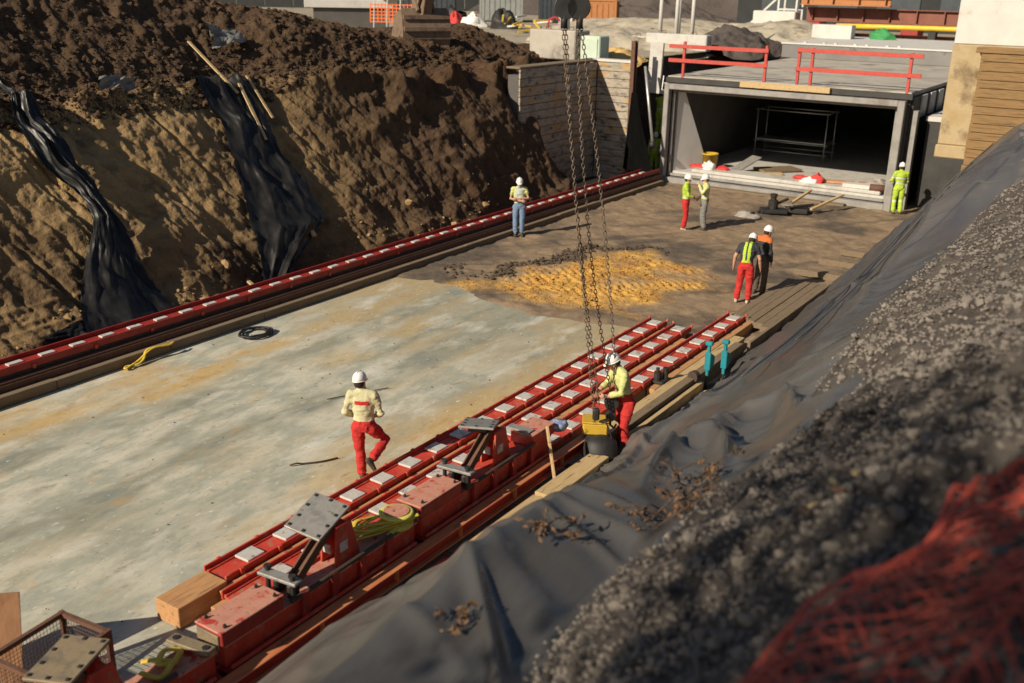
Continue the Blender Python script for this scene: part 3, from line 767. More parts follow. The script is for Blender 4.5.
tag(rocks('slab_debris', P, rg.uniform(.008, .035, 90), DARKCLOD, 17), 'small crumbs of dirt scattered over the concrete slab', 'debris', kind='stuff')

# straps heaped on the middle girder
for k in range(4):
    pts = []
    for i in range(11):
        a = i * .9 + k
        pts.append((-7.72 + (.20 + .05 * k) * math.cos(a * .8) * .75, 8.68 + .04 * k + .36 * math.sin(a), .66 + .03 * k + .05 * abs(math.sin(i * 1.7))))
    rope('ratchet_strap', pts, .038, LIME_STRAP if k % 2 == 0 else YEL, ['lime strap tangled lowest on the near girder', 'yellow strap in the heap on the near girder', 'lime strap looped over the heap on the near girder', 'yellow strap lying on top of the heap on the girder'][k], 'strap', .35)
t = thing('cable_reel', 'round pinkish reel lying on the girder beside the lime straps', 'reel', (-7.70, 9.02, .63))
MB().lathe((-7.70, 9.0, .64), [(.22, 0), (.22, .05), (.14, .055), (.14, .15), (.23, .155), (.23, .185), (.20, .19)], 20).build('drum', LIME_STRAP, t, True)
MB().lathe((-7.70, 9.0, .832), [(.17, 0), (.17, .012)], 20).build('disc', RED_WORN, t)
rope('yellow_sling', [(-8.0, 5.25, .66), (-7.85, 5.35, .69), (-7.7, 5.45, .66), (-7.78, 5.3, .70), (-7.95, 5.5, .67), (-7.8, 5.58, .68), (-7.66, 5.35, .70), (-7.62, 5.18, .68), (-7.85, 5.12, .67)], .036, YEL, 'yellow sling bundled on the nearest girder beside the mesh basket', 'sling', .5)
t = thing('clamp_bar', 'dark steel clamp bar bolted across the girder near the timber block', 'clamp', (-7.75, 5.72, .66))
MB().box((-7.77, 5.70, .70), (.56, .15, .045), rotz(.15)).build('bar', STEEL_RUST, t, bevel=.008)
for s in (-1, 1):
    o = MB().lathe((-7.77 + s * .2, 5.70 + s * .03, .724), [(.04, 0), (.04, .012), (.02, .013)], 8).build('bolt', BLACK, t)
    MB().lathe((-7.77 + s * .2, 5.70 + s * .03, .62), [(.03, 0), (.03, .07)], 8).build('stud', DARKMETAL, t)

# wooden prop and bits by the tool box
t = thing('wooden_prop', 'upright wooden slat propped against the farthest girder', 'prop', (-7.0, 11.95, .1))
b = MB(); b.bar((-6.99, 11.92, .02), (-7.42, 12.28, .92), .035, .07); b.build('slat', TIMBER, t, bevel=.004)
t = thing('tool_case', 'open yellow tool case with a black bag beside the hoist chains', 'case', (-7.2, 13.45, .3))
b = MB(); b.box((-7.2, 13.45, .56), (.42, .34, .22), rotz(.5)); b.build('case_body', YELBOX, t, bevel=.03)
MB().box((-7.2, 13.45, .675), (.44, .36, .03), rotz(.5)).build('lid', YELBOX, t, bevel=.01)
MB().box((-7.2, 13.45, .38), (.36, .30, .12), rotz(.5)).build('foot', BLACK, t, bevel=.02)
b = MB().loft([((-6.98, 13.25, .02), (.8, .6, 0), (-.6, .8, 0), .26, .22), ((-6.98, 13.25, .2), (.8, .6, 0), (-.6, .8, 0), .30, .25), ((-7.0, 13.27, .42), (.8, .6, 0), (-.6, .8, 0), .26, .2), ((-7.0, 13.27, .5), (.8, .6, 0), (-.6, .8, 0), .12, .06)], 12)
tag(b.build('tool_bag', BLACK, None, True), 'black slumped tool bag in front of the yellow case', 'bag')
BLUEW = mat('blue_white_bag', [(0.6, 0.62, 0.65), (0.10, 0.16, 0.35), (0.5, 0.5, 0.48)], 9, rough=.6, bump=.3)
b = MB().loft([((-7.55, 12.80, .63), (.8, .6, 0), (-.6, .8, 0), .14, .08), ((-7.55, 12.8, .72), (.8, .6, 0), (-.6, .8, 0), .19, .12), ((-7.53, 12.82, .80), (.8, .6, 0), (-.6, .8, 0), .12, .07)], 10)
tag(b.build('crumpled_bag', BLUEW, None, True), 'crumpled blue and white bag behind the farthest girder block', 'bag')
rope('air_hose', [(-7.1, 13.4, .6), (-6.95, 13.3, .75), (-6.85, 13.35, .5), (-6.8, 13.3, .2), (-6.9, 13.1, .05), (-7.0, 12.9, .28)], .012, BLACK, 'thin dark hose curling out of the tool case', 'hose')
t = thing('hydraulic_jack', 'small black hydraulic jack standing on the orange baulk', 'jack', (-7.54, 16.6, .236))
MB().bx(-7.66, -7.42, 16.45, 16.8, .236, .29).build('base', BLACK, t, bevel=.01)
MB().lathe((-7.58, 16.55, .29), [(.07, 0), (.07, .16), (.035, .165), (.035, .24)], 10).build('ram', DARKMETAL, t)
MB().lathe((-7.48, 16.7, .29), [(.05, 0), (.05, .20), (.06, .2), (.06, .22)], 10).build('pump', BLACK, t)
MB().tube([(-7.48, 16.7, .48), (-7.35, 16.9, .56)], .014, 6).build('handle', BLACK, t)
def teal_clamp(x, y, label):
    t = thing('beam_clamp', label, 'clamp', (x, y, 0), 'teal clamps standing beside the timber baulks')
    b = MB(); b.bx(x - .03, x + .03, y - .03, y + .03, .30, .98); b.build('mast', TEAL, t, bevel=.01)
    b = MB(); b.prism([(y - .04, .42), (y + .17, .50), (y + .19, .66), (y - .04, .80)], x - .06, x + .06, 'x'); b.build('jaw', TEAL, t, bevel=.012)
    b = MB(); b.bx(x - .07, x + .07, y - .05, y + .05, .92, 1.0); b.build('head', TEAL, t, bevel=.015)
    b = MB(); b.tube([(x, y, 0.0), (x, y, .3)], .026, 8); b.build('spindle', DARKMETAL, t)
    b = MB(); b.lathe((x, y, 0), [(.10, 0), (.10, .025), (.03, .03)], 12); b.build('foot', BLACK, t)
    return t
teal_clamp(-6.88, 17.28, 'left teal clamp standing on end beside the baulks')
teal_clamp(-6.66, 17.55, 'right teal clamp standing on end near the black sheeting')
tag(MB().tube([(-7.02, 16.9, .36), (-7.0, 17.02, .36)], .11, 14).build('pipe_stub', RUST_DARK), 'short dark pipe stub lying beside the left teal clamp', 'pipe')

# mesh basket, plywood and rods bottom left
t = thing('mesh_basket', 'rusty wire mesh basket with an angle iron rim at the edge of the slab', 'basket', (-9.0, 4.8, .02))
A_, B_, C_, D_ = np.array((-9.32, 5.22, 0)), np.array((-8.62, 5.30, 0)), np.array((-8.52, 4.42, 0)), np.array((-9.22, 4.34, 0))
zt, zb = .74, .06
cor = [A_, B_, C_, D_]
f = MB()
for i in range(4):
    a, b_ = cor[i], cor[(i + 1) % 4]
    f.bar(a + (0, 0, zt), b_ + (0, 0, zt), .05, .05); f.bar(a + (0, 0, zb), b_ + (0, 0, zb), .04, .04)
    f.bx(a[0] - .028, a[0] + .028, a[1] - .028, a[1] + .028, .02, zt + .03)
f.build('frame', RUST, t)
for i in range(4):
    a, b_ = cor[i], cor[(i + 1) % 4]; w = MB(); ln = np.linalg.norm(b_ - a)
    k = int(ln / .042)
    for j in range(1, k): w.tube([a + (b_ - a) * j / k + (0, 0, zb), a + (b_ - a) * j / k + (0, 0, zt)], .0035, 4, False)
    for j in range(1, 14): w.tube([a + (0, 0, zb + (zt - zb) * j / 14), b_ + (0, 0, zb + (zt - zb) * j / 14)], .0035, 4, False)
    w.build('wire_mesh', RUST, t)
w = MB(); w.bx(-9.25, -8.55, 4.4, 5.25, .03, .045); w.build('floor_plate', RUST_DARK, t)
for k in range(9):
    y = 4.45 + .07 * k; zz = .08 + .05 * (k % 3)
    o = MB().tube([(-9.15, y, zz + .05), (-8.6, y + rr.uniform(-.08, .12), zz + .3 * (k % 2))], .022, 6).build('steel_rod', [DARKMETAL, STEEL, RUST][k % 3], None, True)
    tag(o, 'steel rod lying among others inside the wire mesh basket', 'rod', 'rods inside the mesh basket')
PLY = mat('brown_plywood', [(0.22, 0.10, 0.045), (0.30, 0.15, 0.07), (0.17, 0.08, 0.04)], 2, stretch=(3, 3, .6), rough=.75, bump=.15, spots=[((.09, .05, .03), 2, .58, .1)])
b = MB(); b.add([(-9.72, 5.0, .98), (-10.6, 4.0, 1.05), (-10.35, 3.7, .02), (-9.42, 4.72, .02)], [(0, 1, 2, 3)])
o = b.build('plywood_sheet', PLY); md = o.modifiers.new('thick', 'SOLIDIFY'); md.thickness = .03
tag(o, 'brown plywood sheet standing behind the mesh basket', 'plywood')

# ------------------------------------------------------------------ LEFT BANK: sheets and timbers hanging down
def drape(name, left, right, label, m=PLASTIC, nu=60, nv=110, amp=.10, seed=1, lift=.10):
    """black sheeting hanging down the bank between two (u, y) edge lines"""
    l, r = np.array(left, float), np.array(right, float)
    tv = np.linspace(0, 1, nv)
    li = np.stack([np.interp(tv, np.linspace(0, 1, len(l)), l[:, k]) for k in (0, 1)], -1)
    ri = np.stack([np.interp(tv, np.linspace(0, 1, len(r)), r[:, k]) for k in (0, 1)], -1)
    V = np.zeros((nu, nv, 3)); su = np.linspace(0, 1, nu)
    for i, s in enumerate(su):
        for j in range(nv):
            u, y = li[j] * (1 - s) + ri[j] * s
            V[i, j] = on_bank(u, y)
    S, T = np.meshgrid(su, tv, indexing='ij')
    for _ in range(5):      # the sheet bridges the hollows of the bank
        Q = V.copy(); Q[1:-1, 1:-1] = (V[:-2, 1:-1] + V[2:, 1:-1] + V[1:-1, :-2] + V[1:-1, 2:]) / 4; V = np.where((Q[..., 2:] > V[..., 2:]), Q, V)
    edge_ = np.sin(np.pi * np.clip(S, .02, .98)) ** .35
    fold = fbm(S * 2.2 + .7 * fbm(T * 1.6, S, seed=seed + 5, octv=2), T * .9, seed=seed, octv=2, ridged=True) * edge_
    crk_ = fbm(S * 4 + T * 3, T * 5 - S * 3, seed=seed + 9, octv=3, ridged=True) * .30
    off = lift + amp * (fold + crk_ + .5)
    V[..., 0] += off * .75; V[..., 2] += off * .55
    V[..., 1] += .07 * fbm(S * 2, T * 6, seed=seed + 3, octv=3)
    o = grid(name, V[..., 0], V[..., 1], V[..., 2], m)
    return tag(o, label, 'plastic sheet')
drape('hanging_sheet', [(6.3, 13.40), (5.1, 13.30), (4.5, 12.95), (3.7, 12.95), (3.0, 13.30), (2.5, 13.30), (1.7, 12.5), (.9, 11.7), (.05, 11.3)],
      [(6.3, 13.75), (5.2, 13.8), (4.4, 13.75), (3.6, 13.75), (3.0, 13.80), (2.4, 13.80), (1.6, 13.75), (.9, 13.9), (.05, 13.95)],
      'black plastic sheet hanging down the bank and spreading out at its foot, at far left', seed=301, amp=.15, lift=.12)
drape('hanging_sheet', [(5.6, 18.6), (4.9, 18.6), (3.8, 18.5), (2.7, 17.9), (1.6, 17.3), (.7, 16.7), (.05, 16.45)],
      [(5.6, 20.5), (4.6, 20.4), (3.6, 20.0), (2.4, 19.9), (1.5, 19.6), (.8, 17.8), (.05, 16.85)],
      'black plastic sheet hung with loose boards on the bank, ending above the red guide rail', seed=331, amp=.12, lift=.12)
drape('sheet_bundle', [(.75, 10.75), (.5, 10.55), (.05, 10.5)], [(.85, 11.9), (.6, 12.0), (.05, 11.9)], 'crumpled black sheet bunched at the bank foot left of the hanging sheet', nu=30, nv=26, amp=.22, seed=351, lift=.12)
def bank_board(pts, w, h, label, m=TIMBER):
    P = [on_bank(*p) + np.array((.16, 0, .14)) for p in pts]
    o = MB().bar(P[0], P[1], w, h, (.7, 0, .7)).build('loose_board', m, None, bevel=.004)
    return tag(o, label, 'board')
bank_board([(7.0, 20.0), (4.7, 19.75)], .09, .04, 'upper thin board lying down the second hanging sheet')
bank_board([(4.9, 19.95), (3.5, 19.55)], .09, .04, 'lower thin board lying on the second hanging sheet')
bank_board([(5.1, 20.5), (4.0, 20.35)], .08, .04, 'short pale board at the right edge of the second hanging sheet')
bank_board([(.55, 16.25), (.05, 15.7)], .12, .05, 'short pale board lying on the bank foot below the hanging sheet')
bank_board([(.75, 16.2), (.1, 16.15)], .09, .05, 'small tilted board leaning on the bank foot by the hanging sheet')
bank_board([(1.7, 19.0), (1.2, 18.85)], .13, .06, 'short broken board stuck in the bank right of the hanging sheet')
for k, (u, y, s) in enumerate([(6.9, 21.6, .8), (5.7, 16.6, .5)]):
    P = on_bank(u, y); nv = 14
    S, T = np.meshgrid(np.linspace(-1, 1, nv), np.linspace(-1, 1, nv), indexing='ij')
    zz = .10 + .16 * fbm(S * 1.3, T * 1.3, seed=401 + k, octv=3, ridged=True)
    o = grid('torn_sheet', P[0] + zz + T * .35 * s, P[1] + S * s, P[2] + zz - T * .25 * s, mat('grey_film', [(.16, .15, .14), (.26, .25, .23)], 3, rough=.35, bump=.2))
    tag(o, ['torn grey plastic film lying on the heap above the second hanging sheet', 'strip of grey film lying along the ledge of the left bank'][k], 'plastic film')

# ------------------------------------------------------------------ TUNNEL
t = thing('box_tunnel', 'wide rectangular concrete tunnel box with a grey mouth frame at the pit end', 'tunnel', (-12.8, 36.8, 0))
def frame_ring(x0, x1, z0, z1, y0, y1, wl, wr, wt, wb, name, m, parent, ch=.0):
    b = MB()
    b.bx(x0, x0 + wl, y0, y1, z0, z1); b.bx(x1 - wr, x1, y0, y1, z0, z1)
    b.bx(x0 + wl, x1 - wr, y0, y1, z1 - wt, z1); b.bx(x0 + wl, x1 - wr, y0, y1, z0, z0 + wb)
    return b.build(name, m, parent, bevel=.02)
frame_ring(-17.35, -8.36, -.02, 3.80, 36.62, 36.92, .20, .24, .20, .24, 'mouth_frame', CONC_GREY, t)
frame_ring(-17.13, -8.62, .235, 3.585, 36.95, 37.10, .10, .10, .10, .10, 'inner_lip', CONC_GREY, t)
b = MB()
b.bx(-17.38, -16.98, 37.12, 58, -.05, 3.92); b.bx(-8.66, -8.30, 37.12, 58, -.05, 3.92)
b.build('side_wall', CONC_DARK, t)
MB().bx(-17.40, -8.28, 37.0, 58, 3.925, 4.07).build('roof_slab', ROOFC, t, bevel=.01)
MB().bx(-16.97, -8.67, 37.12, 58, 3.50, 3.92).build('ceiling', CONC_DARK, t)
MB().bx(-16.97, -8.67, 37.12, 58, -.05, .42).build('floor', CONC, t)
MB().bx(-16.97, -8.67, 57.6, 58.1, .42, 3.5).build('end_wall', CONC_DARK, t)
MB().bx(-17.42, -8.2, 36.86, 36.99, 3.83, 4.03).build('roof_edge_membrane', MEMBRANE, t, bevel=.01)
# splayed pale cheek left of the mouth, whitened paint stands for sunlight
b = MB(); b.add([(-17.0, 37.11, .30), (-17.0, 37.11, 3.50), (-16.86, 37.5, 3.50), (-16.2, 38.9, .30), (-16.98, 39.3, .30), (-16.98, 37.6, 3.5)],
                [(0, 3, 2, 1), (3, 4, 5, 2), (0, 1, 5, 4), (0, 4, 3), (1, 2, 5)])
b.build('splayed_cheek', mat('cheek_sunlit_white', [(.70, .69, .66), (.78, .77, .74)], 2, rough=.7, bump=.05, rand=False), t)
MB().bx(-8.20, -8.02, 37.2, 37.5, -.02, 3.45).build('outer_flange', CONC_GREY, t, bevel=.01)
MB().bx(-8.29, -8.21, 37.2, 57, .0, 3.9).build('side_membrane', MEMBRANE, t)
for k, y in enumerate((38.2, 39.5, 40.8)): MB().bx(-8.205, -8.15, y, y + .75, 3.15, 3.9).build('pale_panel', CONC_PALE, t, bevel=.01)
MB().bx(-16.2, -8.9, 37.15, 38.2, .425, .56).build('sill', CONC, t, bevel=.03)
MB().bx(-16.0, -9.9, 36.3, 36.6, .0, .10).build('threshold', TIMBER_DARK, t, bevel=.01)
# timber on the roof edge
timber('edge_timber', -14.35, -11.0, 36.72, 36.85, 3.86, 4.06, 'pale timber laid on the roof edge between the two red guard rails', TIMBER)
ORED = mat('guardrail_red', [(0.40, 0.045, 0.03), (0.48, 0.07, 0.05)], 5, rough=.55, bump=.08, spots=[((.22, .07, .05), 7, .6, .1)])
def guard(posts, x0, x1, zt, zb, label, extra=None):
    t = thing('guard_rail', label, 'guard rail', (posts[0], 37.0, 4.0), 'red guard rails on the tunnel roof')
    for x in posts: MB().bx(x - .05, x + .05, 36.99, 37.09, 3.7 if x < -16 or x > -9 else 4.075, 5.36).build('post', ORED, t, bevel=.008)
    for z in (zt, zb): MB().bx(x0, x1, 36.93, 36.985, z - .07, z + .07).build('rail', ORED, t, bevel=.006)
    return t
for args in (((-16.8, -13.55), -17.4, -13.45, 5.18, 4.66, 'left red guard rail above the tunnel mouth'),
             ((-12.32, -11.84, -8.45), -12.4, -8.05, 5.27, 4.62, 'right red guard rail above the tunnel mouth')): guard(*args)
# second, higher roof slab behind
t = thing('upper_slab', 'thick grey concrete slab standing on the tunnel roof behind the guard rails', 'slab', (-13.5, 52, 4.07))
MB().bx(-17.9, -8.6, 51.0, 60.5, 4.075, 4.72).build('slab_body', CONC_MID, t, bevel=.02)
MB().bx(-17.95, -8.55, 50.95, 60.5, 4.723, 4.80).build('slab_top', CONC_PALE, t, bevel=.01)
for k in range(7): MB().lathe((-16.8 + k * .75 + .2 * (k % 2), 51.15, 4.8), [(.09, 0), (.09, .06), (.04, .07)], 8).build('anchor', CONC_PALE, t)

# things in the tunnel mouth
SILV = mat('galvanised', [(0.40, 0.40, 0.39), (0.52, 0.52, 0.50)], 6, rough=.4, metal=.6, bump=.05)
t = thing('scaffold_tower', 'low galvanised scaffold tower standing inside the tunnel', 'scaffold', (-14.2, 43.2, .42))
for x in (-15.7, -12.7):
    for y in (42.6, 43.8): MB().tube([(x, y, .42), (x, y, 2.5)], .027, 8).build('standard', SILV, t, True)
for y in (42.6, 43.8):
    for z in (.75, 1.15, 2.45): MB().tube([(-15.8, y, z), (-12.6, y, z)], .024, 8).build('ledger', SILV, t, True)
MB().bx(-15.7, -12.75, 42.65, 43.75, 1.18, 1.23).build('deck', SILV, t)
for x in (-15.7, -12.7):
    for z in (1.15, 2.45): MB().tube([(x, 42.6, z), (x, 43.8, z)], .024, 8).build('transom', SILV, t, True)
t = thing('bucket', 'yellow bucket on the sill at the left of the tunnel mouth', 'bucket', (-16.0, 39.0, .42))
MB().lathe((-16.05, 38.6, .42), [(.26, 0), (.32, .55), (.335, .55), (.335, .6), (.30, .6), (.27, .1)], 18).build('body', YELBOX, t, True)
MB().tube([(-16.38, 38.6, .95), (-16.3, 38.5, .75), (-16.05, 38.4, .68), (-15.8, 38.5, .75), (-15.72, 38.6, .95)], .012, 6).build('handle', SILV, t, True)
REDCL = mat('red_cloth', [(0.42, 0.025, 0.025), (0.52, 0.05, 0.04)], 4, rough=.8, bump=.4)
WHCL = mat('white_cloth', [(0.62, 0.60, 0.57), (0.74, 0.72, 0.69)], 4, rough=.8, bump=.4)
def lump(name, c, r, m, label, cat, seed, n=22):
    S, T = np.meshgrid(np.linspace(0, 2 * np.pi, n), np.linspace(0, 1, 10), indexing='ij')
    k = 1 + .35 * fbm(np.cos(S) * 1.6, np.sin(S) * 1.6, T * 2, seed=seed, octv=3)
    rad = np.sin(np.clip(T, 0, 1) * np.pi * .5) * k
    o = grid(name, c[0] + r[0] * rad * np.cos(S), c[1] + r[1] * rad * np.sin(S), c[2] + r[2] * np.cos(T * np.pi * .5) * (1 + .4 * fbm(S, T * 3, seed=seed + 1, octv=2)), m)
    return tag(o, label, cat)
lump('red_jacket', (-16.2, 37.75, .56), (.40, .16, .12), REDCL, 'red jacket lying on the sill beside the yellow bucket', 'jacket', 501)
lump('red_jacket', (-15.2, 37.8, .56), (.3, .16, .13), REDCL, 'red bundle on the sill right of the yellow bucket', 'jacket', 503)
lump('white_sack', (-15.65, 37.55, .56), (.28, .2, .3), WHCL, 'white sack between the two red bundles at the left of the tunnel mouth', 'sack', 505)
lump('red_jacket', (-11.9, 37.75, .56), (.40, .2, .14), REDCL, 'red jacket on the sill near the middle of the tunnel mouth', 'jacket', 507)
lump('red_cloth', (-11.3, 37.5, .56), (.3, .2, .28), REDCL, 'small red cloth beside the white sack in the tunnel mouth', 'cloth', 509)
lump('white_sack', (-11.55, 37.35, .56), (.3, .15, .18), WHCL, 'white cloth under the red jackets in the tunnel mouth', 'cloth', 511)
SKINB = mat('orange_board', [(0.42, 0.20, 0.10), (0.52, 0.30, 0.17)], 3, rough=.8, bump=.2)
def board(name, c, s, R, m, label, cat='board'): return tag(MB().box(c, s, R).build(name, m, None, bevel=.006), label, cat)
board('leaning_grating', (-14.55, 38.6, .75), (.55, 1.25, .05), rotz(-.5) @ rotx(.42), STEEL, 'grey steel grating leaning up inside the tunnel mouth', 'grating')
board('loose_plank', (-13.8, 38.5, .49), (.35, 1.6, .05), rotz(-1.0), TIMBER, 'loose plank lying behind the sill of the tunnel')
board('loose_plank', (-13.6, 39.7, .50), (.9, 1.7, .08), rotz(-.7), TIMBER_DARK, 'dark board lying on the tunnel floor near the grating')
board('orange_board', (-10.6, 37.85, .62), (1.1, .35, .08), rotz(.25), SKINB, 'orange board lying on the sill right of the red jackets')
board('orange_board', (-9.6, 38.7, .50), (.9, .8, .08), rotz(.4), SKINB, 'orange brown panel lying inside the tunnel at right')
board('stone_block', (-9.75, 37.5, .63), (1.1, .45, .13), rotz(.04), CONC_PALE, 'pale concrete block on the sill beside the lime clothed worker', 'block')
lump('grey_sack', (-9.2, 37.95, .56), (.5, .3, .25), mat('grey_cloth', [(.22, .20, .18), (.34, .31, .28)], 5, rough=.9, bump=.4), 'grey sack in the right corner of the tunnel mouth', 'sack', 515)
tag(MB().tube([(-9.3, 37.25, .66), (-8.75, 37.3, .66)], .13, 14).build('pipe_piece', RUST, None, True), 'short brown pipe at the right end of the tunnel sill', 'pipe')

# plate compactor lying before the tunnel
t = thing('compactor', 'black compacting machine with two wooden handles before the tunnel mouth', 'machine', (-11.2, 33.9, .03))
MB().box((-11.5, 33.6, .13), (.9, .55, .14), rotz(.5)).build('base_plate', BLACK, t, bevel=.03)
MB().box((-10.8, 34.1, .15), (.7, .5, .18), rotz(.2)).build('gearbox', BLACK, t, bevel=.04)
MB().lathe((-11.55, 33.65, .2), [(.17, 0), (.17, .28), (.10, .30), (.10, .42), (.13, .42), (.13, .5)], 12).build('motor', DARKMETAL, t)
MB().tube([(-11.9, 33.2, .1), (-11.2, 34.1, .5)], .05, 8).build('frame_tube', BLACK, t)
MB().tube([(-11.0, 33.7, .3), (-10.4, 34.4, .35)], .05, 8).build('frame_tube', BLACK, t)
MB().bar((-11.2, 33.9, .25), (-10.9, 35.6, .62), .10, .07).build('wooden_handle', TIMBER, t, bevel=.01)
MB().bar((-10.4, 34.2, .22), (-9.75, 35.6, .60), .10, .07).build('wooden_handle', TIMBER, t, bevel=.01)
MB().box((-11.1, 33.8, .36), (.35, .25, .06), rotz(.4)).build('cover', STEEL, t, bevel=.01)
lump('grey_sack', (-12.0, 32.6, .02), (.45, .3, .16), MATS['grey_cloth'], 'grey rag on the mud before the compacting machine', 'rag', 517)

# ------------------------------------------------------------------ WALLS BESIDE THE TUNNEL
t = thing('retaining_wall', 'weathered boarded retaining wall left of the tunnel mouth', 'wall', (-20, 34, 0))
MB().bx(-20.5, -20.06, 30.5, 36.5, -.05, 4.3).build('wall_core', CONC_DARK, t)
MB().bx(-20.4, -18.55, 36.06, 36.5, -.05, 4.3).build('wall_core', CONC_DARK, t)
zc_ = 0.0; k = 0
while zc_ < 4.35:
    h = .30 + .04 * ((k * 7) % 5 - 2) / 2
    for (a, b_) in ((30.5, 32.9 + .5 * (k % 3)), (32.92 + .5 * (k % 3), 35.99)):
        d = rnd.uniform(0, .03)
        MB().bx(-20.055, -20.0 + d, a, b_, zc_, zc_ + h - .018).build('board', BOARD_GREY, t, bevel=.01)
    d = rnd.uniform(0, .03)
    MB().bx(-19.96, -18.5, 36.0 - d, 36.055, zc_, zc_ + h - .018).build('board', BOARD_GREY, t, bevel=.01)
    zc_ += h; k += 1
MB().bx(-20.55, -18.5, 36.0, 36.6, zc_ + .004, zc_ + .10).build('coping', CONC_PALE, t, bevel=.02)
MB().bx(-20.6, -20.0, 30.5, 35.99, zc_ + .004, zc_ + .08).build('coping', TIMBER_DARK, t, bevel=.02)
t = thing('steel_post', 'rusty steel post standing at the right end of the boarded wall', 'post', (-18.42, 36.1, 0))
MB().bx(-18.49, -18.33, 35.9, 35.95, 0, 5.35).build('flange', RUST, t); MB().bx(-18.43, -18.39, 35.952, 36.1, 0, 5.35).build('web', RUST_DARK, t)
MB().bx(-18.49, -18.33, 36.102, 36.15, 0, 5.35).build('flange', RUST, t)
nv = 24
S, T = np.meshgrid(np.linspace(0, 1, nv), np.linspace(0, 1, nv), indexing='ij')
xl, xr = -18.36 - .14 * T, -18.05 + .86 * T ** 1.3
fo = .05 * fbm(S * 4, T * .8, seed=601, octv=3, ridged=True)
tag(grid('hanging_cloth', xl + (xr - xl) * S, 35.83 + fo - .12 * T, 3.45 - 2.95 * T + 0 * S, mat('black_cloth', [(.003, .003, .003), (.005, .005, .005)], 4, rough=.95, bump=.2, spec=.05)),
    'black cloth hanging from the steel post beside the tunnel mouth', 'cloth')
t = thing('raking_pipe', 'pale grey pipe slanting down between the black cloth and the tunnel frame', 'pipe', (-17.8, 36.3, 2))
MB().tube([(-18.1, 36.4, 4.4), (-17.75, 36.2, 3.0), (-17.40, 36.0, 1.6)], .055, 10).build('pipe', SILV, t, True)
MB().lathe((-17.40, 36.0, 1.42), [(.10, 0), (.14, .1), (.10, .22)], 10).build('end_coupling', BLACK, t, True)
board('pale_board', (-18.05, 37.2, 4.3), (.55, .12, 1.9), roty(.03), CONC, 'pale upright panel standing behind the steel post', 'panel')

t = thing('concrete_pier', 'massive pale concrete pier with a stained lower half at the right of the tunnel', 'pier', (-4, 35, 2))
MB().bx(-6.60, 6.0, 34.0, 35.8, 5.855, 9.5).build('upper_block', CONC_PALE, t, bevel=.03)
MB().bx(-6.62, 6.0, 33.98, 35.8, 2.85, 5.85).build('lower_block', CONC_DIRTY, t, bevel=.03)
MB().bx(-6.66, -5.0, 33.90, 35.8, 2.45, 2.846).build('footing', CONC_DIRTY, t, bevel=.03)
t = thing('timber_lagging', 'ochre timber lagging wall in front of the concrete pier', 'wall', (-3, 33.6, 2))
zz = 1.6; k = 0
while zz < 5.55:
    h = .255 + .02 * (k % 3 - 1)
    sp = -2.3 + .6 * (k % 2)
    for (a, b_) in ((-5.72 + rnd.uniform(-.03, .03), sp - .012), (sp, 3.2)):
        d = rnd.uniform(0, .035)
        MB().bx(a, b_, 33.52 - d, 33.60, zz, zz + h - .016).build('board', LAGGING, t, bevel=.008)
    zz += h; k += 1
for x in (-5.55, -2.9, -.2): MB().bx(x - .08, x + .08, 33.605, 33.95, 1.2, 5.6).build('soldier', RUST, t)
MB().bx(-5.85, 3.2, 33.46, 33.97, zz + .003, zz + .16).build('cap_board', LAGGING, t, bevel=.01)
t = thing('shelf_slab', 'small pale slab end jutting into the dark gap beside the tunnel', 'slab', (-7.3, 38, 3))
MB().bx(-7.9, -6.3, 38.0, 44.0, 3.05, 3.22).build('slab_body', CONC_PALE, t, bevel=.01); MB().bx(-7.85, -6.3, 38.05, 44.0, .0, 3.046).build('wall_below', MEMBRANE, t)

# ------------------------------------------------------------------ HOIST CHAINS AND HOOK
t = thing('hook_block', 'black crane hook block hanging above the slab', 'hook block', (-7.7, 13.06, 7.0))
hx, hy, hz = -7.70, 13.06, 7.02
a_ = np.array((.83, .556, 0)); n_ = np.array((.556, -.83, 0))
def disc(c, r, th, axis, n=20):
    b = MB(); s, d, u = frame(axis)
    b.loft([(np.array(c) - d * th / 2, s, u, r * .94, r * .94), (np.array(c) - d * th * .35, s, u, r, r), (np.array(c) + d * th * .35, s, u, r, r), (np.array(c) + d * th / 2, s, u, r * .94, r * .94)], n); return b
for s in (-1, 1):
    [disc(np.array((hx, hy, hz + .05)) + n_ * .07 * s + a_ * .09 * q_, .17, .03, n_).build('cheek_plate', BLACK, t) for q_ in (-1, 1)]
[disc(np.array((hx, hy, hz + .05)) + a_ * .09 * q_, .14, .09, n_).build('sheave', DARKMETAL, t) for q_ in (-1, 1)]
MB().tube([(hx, hy, hz + .15), (hx, hy, hz + .8)], .04, 8).build('shackle', DARKMETAL, t, True)
MB().tube([(hx, hy, hz + .8), (hx, hy, hz + 9)], .02, 6).build('wire_rope', DARKMETAL, t)
for s in (-1, 1): MB().tube([np.array((hx, hy, hz - .05)) + a_ * .11 * s + n_ * .04, np.array((hx, hy, hz - .24)) + a_ * .11 * s + n_ * .04], .05, 8).build('chain_stop', BLACK, t, True)
CHAIN = mat('chain_steel', [(0.10, 0.07, 0.05), (0.20, 0.15, 0.11), (0.07, 0.05, 0.04)], 8, rough=.5, metal=.5, bump=.1)
